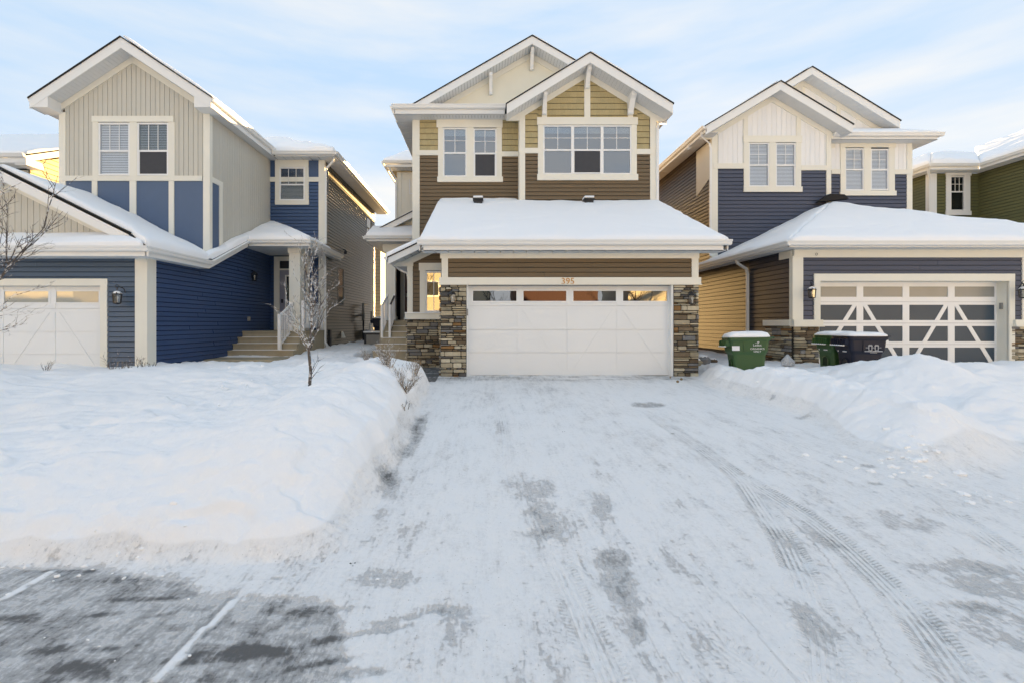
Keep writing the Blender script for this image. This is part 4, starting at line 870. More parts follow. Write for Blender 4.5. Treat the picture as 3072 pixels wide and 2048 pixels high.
    soffit(H, (-7.88, 14.57, 3.72), (-7.88, 16.68, 3.72), (-5.65, 14.57, 3.72), (-5.65, 16.68, 3.72), .1); soffit(H, (-5.65, 16.68, 3.72), (-5.65, 17.8, 3.72), (-5.9, 16.68, 3.72), (-5.9, 17.8, 3.72), .1)
    # tall front
    Y = 13.0; M = MFRONT(Y)
    gable(H, -10.05, 9.12, .663, -12.57, -7.56, 12.55, Y, 24.8, .29, .19, wl=-12.1, wr=-7.9, snow=(0, .10))
    for s, xo, xi in ((1, -7.56, -8.03), (-1, -12.54, -12.07)):
        obj('eave_return', MB().mpoly(MFRONT(12.56), [(xo, 7.46), (xo, 7.20), (xi, 7.20), (xi, 7.50)], -.46, .002), WHITE, H)
        gutter(H, (xo-s*.01, 12.56, 7.47), (xo-s*.01, 16.3 if s > 0 else 24.8, 7.47), (s, 0, 0)); fascia(H, (xo-s*.01, 12.6, 7.38), (xo-s*.01, 16.3 if s > 0 else 24.8, 7.38), .17, outw=(s, 0, 0))
        soffit(H, (xo-s*.02, 13.0, 7.205), (xo-s*.02, 16.7 if s > 0 else 24.8, 7.205), (xo-s*.36, 13.0, 7.205), (xo-s*.36, 16.7 if s > 0 else 24.8, 7.205), .15)
    hole = rect(c1, Y, 745, 790, 1360, 1240)
    zb = PZ(60+1228/2.613, Y)
    vboards(H, M, [(-12.0, zb), (-8.0, zb), (-8.0, 7.5), (-10.02, 8.82), (-12.0, 7.5)], .136, GREIGE, holes=[hole])
    panel(H, M, [(-12.05, 3.0), (-7.95, 3.0), (-7.95, 7.2), (-10.02, 8.75), (-12.05, 7.2)], DARK, d=-.108, d0=-.118, name='sheathing')
    board(H, M, *rect(c1, Y, 730, 760, 1368, 806), d=.055); board(H, M, *rect(c1, Y, 732, 806, 776, 1228)); board(H, M, *rect(c1, Y, 1324, 806, 1375, 1228)); board(H, M, *rect(c1, Y, 1022, 806, 1080, 1228))
    window(H, M, *rect(c1, Y, 776, 810, 1022, 1222), split=.47, mun=(2, 0), blind='all', glass=GLASSB); window(H, M, *rect(c1, Y, 1080, 810, 1325, 1222), split=.47, mun=(2, 0), blind='all', screen=True, glass=GLASSN)
    board(H, M, *rect(c1, Y, 480, 1226, 1590, 1266), d=.045)
    for x0, x1 in ((727, 768), (1022, 1073), (1328, 1369)): a = rect(c1, Y, x0, 1266, x1, 1300); board(H, M, a[0], a[1], 3.1, a[3], d=.034)
    panel(H, M, [(-12.0, 3.0), (-8.0, 3.0), (-8.0, zb), (-12.0, zb)], BLUEP, d=.008, name='wall_panel')
    corner(H, -7.88, Y, 3.1, 7.2, 1, .155, .10); corner(H, -12.11, Y, 3.1, 7.25, -1, .15, .1)
    MR = MRIGHT(-7.88)
    vboards(H, MR, [(13.08, 3.24), (16.68, 4.88), (16.68, 7.2), (13.08, 7.2)], .136, GREIGE, holes=[(13.0, 13.62, 3, 5.45)])
    panel(H, MR, [(13.0, 3.2), (16.68, 4.86), (16.68, 7.2), (13.0, 7.2)], DARK, d=-.108, d0=-.118, name='sheathing')
    panel(H, MR, [(13.1, 3.2), (13.46, 3.3), (13.46, 5.3), (13.1, 5.3)], BLUEP, name='wall_panel'); board(H, MR, 13.1, 13.62, 5.3, 5.45, d=.035); board(H, MR, 13.46, 13.62, 3.1, 5.3, d=.032)
    # recessed wall above the porch
    Y = 16.68; M = MFRONT(Y)
    hole = rect(c3, Y, 655, 225, 895, 560)
    zb = PZ(400+383/2.613, Y)
    laps(H, M, [(-7.88, 3.75), (-5.98, 3.75), (-5.98, zb), (-7.88, zb)], .126, BLUE_RECESS, holes=[hole]); panel(H, M, [(-7.88, zb), (-5.98, zb), (-5.98, 7.2), (-7.88, 7.2)], BLUE_RECESS, d=.005, name='wall_panel')
    board(H, M, -7.88, -5.98, zb, PZ(400+347/2.613, Y), d=.036)
    board(H, M, *rect(c3, Y, 645, 215, 905, 270), d=.05); board(H, M, *rect(c3, Y, 645, 270, 680, 532), d=.05); board(H, M, *rect(c3, Y, 875, 270, 907, 532), d=.05); board(H, M, *rect(c3, Y, 645, 530, 909, 564), d=.055)
    window(H, MFRONT(Y-.03), *rect(c3, Y, 680, 272, 877, 530), split=.48, mun=(2, 0), blind='all', screen=False, glass=GLASSN)
    corner(H, -5.9, Y, .3, 7.2, 1, .19, .10)
    # entry
    laps(H, M, [(-7.88, 1.0), (-7.70, 1.0), (-7.70, 3.72), (-7.88, 3.72)], .126, BLUE_SHADED); laps(H, M, [(-6.46, 1.0), (-6.08, 1.0), (-6.08, 3.72), (-6.46, 3.72)], .126, BLUE_SHADED)
    board(H, M, -7.72, -7.52, 1.0, 3.68, d=.04); board(H, M, -6.56, -6.42, 1.0, 3.68, d=.04); board(H, M, -7.52, -6.56, 3.52, 3.68, d=.04); board(H, M, -7.52, -6.56, 3.18, 3.24, d=.03)
    obj('transom', MB().box(-7.5, -6.58, 16.66, 16.67, 3.24, 3.52), DARK, H)
    dr = obj('front_door', MB().box(-7.51, -6.57, 16.64, 16.69, 1.02, 3.18), LAVD, H)
    obj('door_lite', MB().box(-7.25, -6.82, 16.63, 16.645, 1.85, 2.95), DARK, dr); obj('lite_frame', MB().box(-7.30, -7.25, 16.61, 16.645, 1.80, 3.0).box(-6.82, -6.77, 16.61, 16.645, 1.80, 3.0).box(-7.25, -6.82, 16.61, 16.645, 1.80, 1.85).box(-7.25, -6.82, 16.61, 16.645, 2.95, 3.0), VINYL, dr)
    obj('door_lock', MB().box(-7.44, -7.38, 16.60, 16.64, 1.98, 2.12), BLACK, dr)
    # porch floor, steps, column
    obj('landing', MB().box(-7.86, -5.88, 14.75, 16.66, .0, .955).box(-7.86, -5.85, 14.72, 16.66, .955, .99), STEPM, H)
    for i in range(3):
        y0 = 13.9+.285*i; z1 = .42+.19*i; x1 = (-5.86, -5.86, -5.9)[i]
        s = obj('step', MB().box(-7.86, x1, y0, 14.76, z1-.19 if i else .0, z1-.035).box(-7.86, x1+.02, y0-.03, 14.755, z1-.035, z1), STEPM, H)
        obj('snow_strip', MB().box(-7.8, x1-.02, y0+.13, y0+.28, z1, z1+.012), SNOW, s, kind='stuff')
    col = obj('column', MB().box(-6.46, -6.10, 15.0, 15.36, 1.25, 3.55), CREAM, H); obj('column_base', MB().box(-6.49, -6.07, 14.97, 15.39, .99, 1.25), CREAM, col); obj('column_capital', MB().box(-6.49, -6.07, 14.97, 15.39, 3.55, 3.72), CREAM, col)
    X = -6.33
    r = obj('railing', MB().flat_tube([(X, 14.0, 1.46), (X, 14.85, 1.86)], .05, .05, (1, 0, 0)), VINYL, H)
    obj('post', MB().box(X-.045, X+.045, 13.98, 14.07, .42, 1.52), VINYL, r); obj('post', MB().box(X-.045, X+.045, 14.78, 14.87, .80, 1.92), VINYL, r)
    obj('bottom_rail', MB().flat_tube([(X, 14.0, .55), (X, 14.85, .98)], .045, .04, (1, 0, 0)), VINYL, r)
    for k in range(1, 7): y = 14.02+.8*k/7; obj('baluster', MB().box(X-.012, X+.012, y-.012, y+.012, .57+.5*(y-14.02), 1.44+.47*(y-14.02)), VINYL, r)
    X = -5.95
    r = obj('railing', MB().box(X-.025, X+.025, 14.9, 16.6, 1.88, 1.93), VINYL, H)
    obj('post', MB().box(X-.04, X+.04, 14.85, 14.93, .99, 1.98), VINYL, r); obj('post', MB().box(X-.04, X+.04, 16.55, 16.63, .99, 1.98), VINYL, r)
    obj('bottom_rail', MB().box(X-.02, X+.02, 14.9, 16.6, 1.08, 1.12), VINYL, r)
    for k in range(1, 14): y = 14.9+1.68*k/14; obj('baluster', MB().box(X-.012, X+.012, y-.012, y+.012, 1.12, 1.88), VINYL, r)
    for x0, x1, y0, y1, z0, z1 in ((-7.86, -5.9, 12.7, 13.9, .0, .235), (-7.7, -6.5, 12.1, 12.75, -.02, .10)): s = obj('walk_slab', MB().box(x0, x1, y0, y1, z0, z1), STEPM, H, bevel=.015)
    obj('slab_snow', MB().box(-7.8, -6.4, 13.62, 13.88, .235, .25), SNOW, H, kind='stuff')
    obj('outlet_cover', MB().box(-7.865, -7.82, 15.05, 15.18, 1.32, 1.46), GREY, H)
    # long side wall
    MR = MRIGHT(-5.9)
    holes = [(18.2, 19.0, 1.98, 3.52), (22.6, 23.6, 5.5, 6.6), (16.85, 17.12, 6.1, 6.98)]
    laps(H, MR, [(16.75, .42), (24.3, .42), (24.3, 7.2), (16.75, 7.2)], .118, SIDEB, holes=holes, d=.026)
    obj('foundation', MB().box(-6.1, -5.89, 16.7, 24.3, -.3, .43).box(-6.2, -5.9, 16.66, 16.7, -.3, .98), FOUND, H)
    for a in holes:
        window(H, MR, a[0]-.01, a[1]+.01, a[2]-.01, a[3]+.01, split=.5, mun=None, blind='all', glass=GLASSN, mats=GREY)
    soffit(H, (-5.36, 16.2, 7.205), (-5.36, 24.9, 7.205), (-5.9, 16.2, 7.205), (-5.9, 24.9, 7.205), .3); gutter(H, (-5.35, 16.15, 7.35), (-5.35, 24.95, 7.35), (1, 0, 0)); fascia(H, (-5.36, 16.2, 7.27), (-5.36, 24.95, 7.27), .07, outw=(1, 0, 0))
    gutter(H, (-7.55, 16.22, 7.351), (-5.27, 16.22, 7.351), (0, -1, 0)); fascia(H, (-7.5, 16.24, 7.27), (-5.36, 16.24, 7.27), .07); soffit(H, (-7.56, 16.25, 7.204), (-5.36, 16.25, 7.204), (-7.56, 16.68, 7.204), (-5.36, 16.68, 7.204), .3)
    k = .52; a0 = (-5.36, 16.24, 7.34); t = 2.98; r0 = (-5.36-t, 16.24+t, 7.34+k*t)
    slab(H, [a0, r0, (-11, r0[1], r0[2]), (-11, 16.24, 7.34)], .05); rsnow(H, [(-5.36, 16.24, 7.34), (-5.36-t, 16.24+t, 7.34+k*t), (-9.6, r0[1], r0[2]), (-9.6, 16.24, 7.34)], .20, 31)
    slab(H, [a0, (-5.36, 24.95, 7.34), (-5.36-t, 24.95-t, 7.34+k*t), r0], .05); rsnow(H, [a0, (-5.36, 24.95, 7.34), (-5.36-t, 24.95-t, 7.34+k*t), r0], .14, 32)
    slab(H, [r0, (-5.36-t, 24.95-t, 7.34+k*t), (-11, 24.95-t, 7.34+k*t), (-11, r0[1], r0[2])], .05)
    downspout(H, [(-5.42, 16.35, 7.22), (-5.48, 16.42, 7.08), (-5.78, 16.62, 6.90), (-5.82, 16.64, 6.72), (-5.82, 16.64, 4.15)], (0, 1, 0), .07, .06)
    downspout(H, [(-5.66, 15.9, 3.82), (-5.68, 16.0, 3.68), (-5.80, 16.5, 3.50), (-5.83, 16.6, 3.34), (-5.83, 16.62, .55), (-5.7, 16.5, .42)], (0, 1, 0), .07, .06)
    # services on the side wall
    X = -5.87
    def pipe(pts, r, m=GREY, name='vent_pipe'): return obj(name, MB().tube(pts, r, 8), m, H, smooth=True)
    Ys = YU(1093, -5.7)
    pipe([(X, Ys-.2, 1.62), (-5.68, Ys-.2, 1.62), (-5.68, Ys-.3, 1.4), (-5.68, Ys-.3, 2.0), (-5.70, Ys-.2, 2.15), (-5.70, Ys+.5, 2.18)], .06)
    pipe([(-5.70, Ys+1.3, 1.2), (-5.70, Ys+1.3, 1.85)], .035); pipe([(-5.72, Ys-.1, .3), (-5.72, Ys-.1, 1.4)], .04, BLACK); pipe([(-5.66, Ys+.9, .3), (-5.66, Ys+.9, 1.25)], .05, WHITE)
    obj('gas_meter', MB().box(-5.87, -5.62, Ys+.25, Ys+.6, .55, .95), GREY, H, bevel=.03)
    obj('dryer_vent', MB().prism([(-5.87, 18.6, .92), (-5.87, 18.6, .66), (-5.76, 18.6, .66)], (0, .22, 0)), CREAM, H)
    obj('drain_pipe', MB().box(-5.86, -5.76, 16.95, 17.1, .2, 1.0), BLACK, H)
    fl = obj('flood_light', MB().lathe([(.02, 0), (.07, .02), (.05, .14), (.02, .18)], (-5.78, YU(1035, -5.8), 4.1), 10), BLACK, H, smooth=True); obj('light_arm', MB().tube([(-5.88, YU(1035, -5.8), 4.3), (-5.78, YU(1035, -5.8), 4.28)], .02, 6), BLACK, fl)
    obj('porch_camera', MB().lathe([(.05, 0), (.06, .03), (.02, .08)], (-5.8, 15.0, 3.64), 10), BLACK, H)
GLASSL = glass_mat('garage_glass_pale', (.9, .9, .88), .16, .02)
GLASSN = glass_mat('night_glass', (.75, .78, .8), .03)
build_left()
# ------------------------------------------------------------------ slate and white house on the right
SLATE_SHADED = mat('side_slate_shaded', (.040, .042, .058), .5, .25, .06, 5, .08, 30, rnd=.05, stretch=(.3, .3, 3))  # same slate side wall, near end: its shade is put into the colour
def build_right():
    H = thing('detached_house', 'slate blue and white house with a glass panelled double garage door', 'house', (11.7, 16, 0), 'houses along the street')
    b = MB(); b.box(8.02, 14.0, 12.15, 16.1, 0, 3.2); b.box(8.02, 12.10, 16.12, 17.5, 0, 7.8); b.box(8.02, 15.3, 16.52, 25, 0, 7.8); b.prism([(8.05, 16.12, 7.8), (12.1, 16.12, 7.8), (10.06, 16.12, 9.05)], (0, 2, 0)); b.prism([(8.05, 17.42, 7.8), (15.9, 17.42, 7.8), (12.08, 17.42, 10.2)], (0, 7, 0))
    obj('wall', b, CORE, H)
    Y = 11.8; M = MFRONT(Y)
    ox0, ox1 = PX(2458, Y), PX(3022.5, Y); zt = PZ(740+325/3.136, Y)
    obj('wall', MB().box(8.0, ox0-.01, 11.83, 12.14, 0, 3.1).box(ox1+.01, 14.04, 11.83, 12.14, 0, 3.1).box(ox0-.01, ox1+.01, 11.83, 12.14, zt+.02, 3.1), CORE, H)
    laps(H, M, [(8.1, 1.3), (13.96, 1.3), (13.96, 2.95), (8.1, 2.95)], .13, SLATE, holes=[(ox0-.1, ox1+.1, 0, zt+.1)])
    board(H, M, *rect(c9, Y, 22, 30, 2195, 105), d=.05)
    board(H, M, PX(2439.6, Y), PX(3039.4, Y), zt, PZ(740+258/3.136, Y), d=.045); board(H, M, PX(2439.6, Y), ox0, 1.33, zt, d=.044); board(H, M, ox1, PX(3039.4, Y), 0.1, zt, d=.044)
    obj('door_jamb', MB().box(ox1, ox1+.03, 11.8, 12.2, .1, zt).box(ox0-.03, ox0, 11.8, 12.2, .1, zt).box(ox0, ox1, 11.8, 12.2, zt, zt+.03), CREAM, H)
    corner(H, 7.99, Y, 1.3, 2.98, -1, .24, .10); corner(H, 14.06, Y, 1.3, 2.98, 1, .16, .10)
    for x0, x1 in ((7.95, ox0+.03), (ox1+.10, 14.1)): obj('ledge', MB().box(x0, x1, 11.70, 11.84, 1.17, 1.33).box(x0-.02, x1+.02, 11.67, 11.84, 1.15, 1.18), CREAM, H)
    obj('ledge', MB().box(7.92, 8.02, 11.845, 12.98, 1.17, 1.33), CREAM, H)
    stones(H, M, 7.99, ox0-.02, -.05, 1.16, 1.05); stones(H, M, ox1+.05, 14.06, -.05, 1.16, 1.05); stones(H, MLEFT(7.995), 11.84, 12.95, -.05, 1.16, 1.05)
    board(H, MLEFT(7.99), 11.83, 12.31, 2.94, 3.14, d=.04)
    # door
    YD = 12.05; MD = MFRONT(YD); z0 = .13; z1 = PZ(740+348/3.136, YD)
    X0, X1 = ox0+.0, PX(2372+1938/3.136, YD)
    d = obj('garage_door', MB().box(X0, X1, YD+.03, YD+.06, z0, zt), DARK, H)
    zz = [z0, PZ(740+918/3.136, YD), PZ(740+720/3.136, YD), PZ(740+521/3.136, YD), zt]
    cx = [X0, PX(2372+652/3.136, YD), PX(2372+1085/3.136, YD), PX(2372+1512/3.136, YD), X1]; sw = .088
    for i, x in enumerate(cx):
        a, e = (x, x+.09) if i == 0 else (x-.05, x) if i == 4 else (x-sw, x+sw)
        for k in range(4): obj('stile', MB().mbox(MD, a, e, zz[k]+.003, zz[k+1]-.003, -.03, .0), VINYL, d)
    for k in range(4):
        for i in range(4):
            a = cx[i]+(.09 if i == 0 else sw); e = cx[i+1]-(.05 if i == 3 else sw)
            lo, hi = zz[k]+.003, zz[k+1]-.003; bt, tp = (.075, .075) if k < 3 else (.13, .12)
            obj('rail', MB().mbox(MD, a, e, lo, lo+bt, -.03, -.001).mbox(MD, a, e, hi-tp, hi, -.03, -.001), VINYL, d)
            obj('pane', MB().mbox(MD, a, e, lo+bt, hi-tp, -.022, -.014), GLASSM if k == 3 else GLASSF, d)
            if k < 3:
                A_, B_ = cx[i]+(.09 if i == 0 else sw), cx[i+1]-(.05 if i == 3 else sw); up = i in (0, 2)
                l_, h_ = (A_, B_) if up else (B_, A_); s = 1 if h_ > l_ else -1; zt3 = zz[3]-.05
                P_ = [(l_-s*.02, z0), (l_+s*.10, z0), (h_+s*.03, zt3), (h_-s*.09, zt3)]
                q = clip(clip(clip(clip(P_, 0, -1, -(lo+bt)), 0, 1, hi-tp), 1, 0, B_), -1, 0, -A_)
                if len(q) > 2: obj('brace', MB().mpoly(MD, q, -.013, -.002), VINYL, d)
    obj('keypad', MB().box(PX(2372+1985/3.136, 11.9), PX(2372+2018/3.136, 11.9), 11.9, 11.96, PZ(740+588/3.136, 11.9), PZ(740+530/3.136, 11.9)), GREY, H)
    obj('hose_ring', MB().tube([(PX(2453, 11.7)+.03*math.cos(g*.7), 11.74, PZ(762.5, 11.7)+.03*math.sin(g*.7)) for g in range(10)], .006, 5), GREY, H)
    # garage roof
    zr = 3.25; k = .465
    slab(H, [(7.607, 11.37, zr), (16.7, 11.37, zr), (12.15, 15.98, zr+k*4.6)], .05); slab(H, [(7.607, 11.37, zr), (12.15, 15.98, zr+k*4.6), (7.607, 15.98, zr)], .05); slab(H, [(16.7, 11.37, zr), (16.7, 16.5, zr), (12.15, 15.98, zr+k*4.6)], .05)
    rsnow(H, [(7.62, 11.37, zr), (16.7, 11.37, zr), (12.15, 15.98, zr+k*4.6)], .15, 41); rsnow(H, [(7.62, 11.37, zr), (12.15, 15.98, zr+k*4.6), (7.62, 15.98, zr)], .15, 42); rsnow(H, [(16.7, 11.37, zr), (16.7, 16.5, zr), (12.15, 15.98, zr+k*4.6)], .15, 43)
    gutter(H, (7.52, 11.39, 3.285), (16.7, 11.39, 3.285), (0, -1, 0)); fascia(H, (7.61, 11.4, 3.2), (16.7, 11.4, 3.2), .06); soffit(H, (7.62, 11.42, 3.145), (14.6, 11.42, 3.145), (7.62, 11.8, 3.145), (14.6, 11.8, 3.145), .3)
    gutter(H, (7.61, 11.31, 3.286), (7.61, 24.9, 3.286), (-1, 0, 0)); fascia(H, (7.61, 11.4, 3.2), (7.61, 24.9, 3.2), .06, outw=(-1, 0, 0)); soffit(H, (7.62, 11.8, 3.145), (7.62, 24.9, 3.145), (7.99, 11.8, 3.145), (7.99, 24.9, 3.145), .3)
    slab(H, [(7.607, 16, zr), (8.0, 16, zr+.18), (8.0, 24.9, zr+.18), (7.607, 24.9, zr)], .04); rsnow(H, [(7.62, 16, zr), (7.98, 16, zr+.17), (7.98, 24.9, zr+.17), (7.62, 24.9, zr)], .08, 44)
    obj('ridge_vent', MB().prism([(11.55, 15.75, 5.45), (12.6, 15.75, 5.55), (12.45, 15.75, 5.70), (11.95, 15.75, 5.72)], (0, .2, 0)), SHING, H)
    downspout(H, [(7.64, 13.85, 3.2), (7.66, 13.8, 3.05), (7.9, 13.75, 2.88), (7.93, 13.75, 2.72), (7.93, 13.75, .9), (7.88, 13.7, .8)], (0, 1, 0), .08, .06)
    ML = MLEFT(7.99)
    laps(H, ML, [(11.9, .35), (13.75, .35), (13.75, 3.14), (11.9, 3.14)], .13, SLATE_SHADED, holes=[(11.8, 12.95, 0, 1.2)], d=.026); laps(H, ML, [(13.75, .35), (25, .35), (25, 3.14), (13.75, 3.14)], .13, SLATE_LIT, d=.026); obj('foundation', MB().box(7.99, 8.05, 12.9, 25, -.2, .36), FOUND, H)
    laps(H, ML, [(16.1, 3.3), (25, 3.3), (25, 7.75), (16.1, 7.75)], .13, SLATE_LIT, d=.026)
    panel(H, ML, [(16.1, 6.4), (17.15, 6.0), (17.15, 7.7), (16.1, 7.7)], CREAM, d=.03, name='wall_panel')
    # upper bay
    Y = 16.0; M = MFRONT(Y)
    gable(H, 10.07, 9.48, .597, 7.52, 12.53, 15.5, Y, 18, .29, .2, wl=7.95, wr=12.2, snow=(.05, .05))
    panel(H, M, [(8.0, 3.3), (12.14, 3.3), (12.14, 7.8), (10.06, 9.1), (8.0, 7.8)], CORE, d=-.108, d0=-.118, name='sheathing')
    zb = PZ(180+672/2.0963, Y); hole = rect(c8, Y, 595, 500, 940, 815)
    laps(H, M, [(8.15, 3.4), (12.0, 3.4), (12.0, zb), (8.15, zb)], .134, SLATE, holes=[hole])
    for p in (((428, 665), (590, 665), (590, 350), (428, 440)), ((612, 482), (920, 482), (920, 330), (775, 235), (612, 330)), ((944, 675), (1107, 675), (1107, 455), (944, 355))):
        vboards(H, M, pol(c8, Y, *p), .17, WBOARD, gap=.006)
    corner(H, 7.99, Y, 3.3, 7.85, -1, .18, .12); board(H, M, *rect(c8, Y, 1105, 475, 1134, 900), d=.042)
    board(H, M, *rect(c8, Y, 587, 340, 613, 485), d=.03); board(H, M, *rect(c8, Y, 918, 335, 946, 485), d=.03)
    board(H, M, *rect(c8, Y, 583, 481, 951, 522), d=.055); board(H, M, *rect(c8, Y, 587, 522, 619, 800), d=.04); board(H, M, *rect(c8, Y, 914, 522, 946, 800), d=.04); board(H, M, *rect(c8, Y, 747, 522, 788, 800), d=.04); board(H, M, *rect(c8, Y, 585, 800, 953, 833), d=.055)
    window(H, M, *rect(c8, Y, 618, 524, 748, 800), split=.5, blind='all', glass=GLASSB); window(H, M, *rect(c8, Y, 787, 526, 914, 800), split=.5, blind='all', glass=GLASSB)
    board(H, M, *rect(c8, Y, 395, 655, 588, 687), d=.046); board(H, M, *rect(c8, Y, 946, 667, 1137, 697), d=.046)
    obj('wall', MB().box(12.10, 12.14, 16.0, 16.42, 5.2, 7.8), WBOARD, H)
    for x0, x1 in ((7.55, 7.95),): obj('soffit_return', MB().box(x0, x1, Y-.03, Y+.02, 7.70, 7.86), CREAM, H)
    # upper right part
    Y = 16.4; M = MFRONT(Y); hole = rect(c8, Y, 1200, 530, 1530, 845); zb = PZ(180+706/2.0963, Y)
    laps(H, M, [(12.14, 3.4), (15.25, 3.4), (15.25, zb), (12.14, zb)], .134, SLATE, holes=[hole]); vboards(H, M, pol(c8, Y, (1137, 700), (1200, 700), (1200, 520), (1137, 520)), .17, WBOARD, gap=.006); vboards(H, M, pol(c8, Y, (1532, 700), (1620, 700), (1620, 520), (1532, 520)), .17, WBOARD, gap=.006)
    panel(H, M, [(12.14, 3.3), (15.3, 3.3), (15.3, 7.72), (12.14, 7.72)], CORE, d=-.108, d0=-.118, name='sheathing')
    board(H, M, *rect(c8, Y, 1192, 524, 1540, 553), d=.05); board(H, M, *rect(c8, Y, 1194, 553, 1224, 830), d=.04); board(H, M, *rect(c8, Y, 1497, 553, 1534, 830), d=.04); board(H, M, *rect(c8, Y, 1342, 553, 1384, 830), d=.04); board(H, M, *rect(c8, Y, 1191, 826, 1543, 856), d=.055)
    window(H, M, *rect(c8, Y, 1223, 558, 1343, 824), split=.5, blind='all', glass=GLASSB); window(H, M, *rect(c8, Y, 1384, 562, 1498, 822), split=.5, blind='all', glass=GLASSB)
    board(H, M, *rect(c8, Y, 1137, 690, 1192, 720), d=.046); board(H, M, *rect(c8, Y, 1534, 693, 1646, 722), d=.046); corner(H, 15.34, Y, 3.4, 7.72, 1, .16, .1)
    gable(H, 12.08, 10.70, .61, 7.50, 15.33, 16.8, 17.3, 25.5, .27, .2, wl=8.0, wr=15.3, snow=(.05, .07))
    vboards(H, MFRONT(17.3), [(9.5, 8.5), (15.2, 8.5), (12.08, 10.3)], .22, WBOARD, gap=.006); panel(H, MFRONT(17.3), [(9.5, 8.4), (15.2, 8.4), (12.08, 10.3)], CORE, d=-.108, d0=-.118, name='sheathing')
    a = rect(c8, 17.3, 948, 150, 972, 240); board(H, MFRONT(17.3), a[0], a[1], 8.5, 10.2, d=.03); a = rect(c8, 17.3, 1170, 300, 1195, 360); board(H, MFRONT(17.3), a[0], a[1], 8.5, 9.6, d=.03)
    q = [(12.3, 15.97, 7.9), (15.97, 15.97, 7.9), (15.3, 17.28, 8.55), (12.3, 17.28, 8.55)]; slab(H, q, .05); rsnow(H, q, .10, 51)
    q = [(15.97, 15.97, 7.9), (15.97, 25, 7.9), (15.3, 25, 8.35), (15.3, 17.28, 8.5)]; slab(H, q, .05); rsnow(H, q, .10, 52)
    gutter(H, (12.2, 15.98, 7.91), (16.06, 15.98, 7.91), (0, -1, 0)); fascia(H, (12.15, 16.0, 7.82), (15.9, 16.0, 7.82), .12); board(H, M, 12.13, 12.6, 7.55, 7.95, d=.03); soffit(H, (12.1, 16.0, 7.70), (15.95, 16.0, 7.70), (12.1, 16.42, 7.70), (15.95, 16.42, 7.70), .12); gutter(H, (15.96, 15.9, 7.911), (15.96, 25, 7.911), (1, 0, 0)); soffit(H, (15.95, 16.4, 7.7), (15.95, 25, 7.7), (15.3, 16.4, 7.7), (15.3, 25, 7.7), .3)
    gutter(H, (7.53, 15.5, 7.98), (7.53, 25.4, 7.98), (-1, 0, 0)); fascia(H, (7.53, 15.5, 7.88), (7.53, 25.4, 7.88), .12, outw=(-1, 0, 0)); soffit(H, (7.54, 15.55, 7.76), (7.54, 25.4, 7.76), (7.99, 15.55, 7.76), (7.99, 25.4, 7.76), .3)
    downspout(H, [(7.50, 15.75, 7.86), (7.52, 15.78, 7.70), (7.86, 15.92, 7.52), (7.90, 15.94, 7.36), (7.90, 15.95, 3.6)], (1, 0, 0), .07, .06)
build_right()
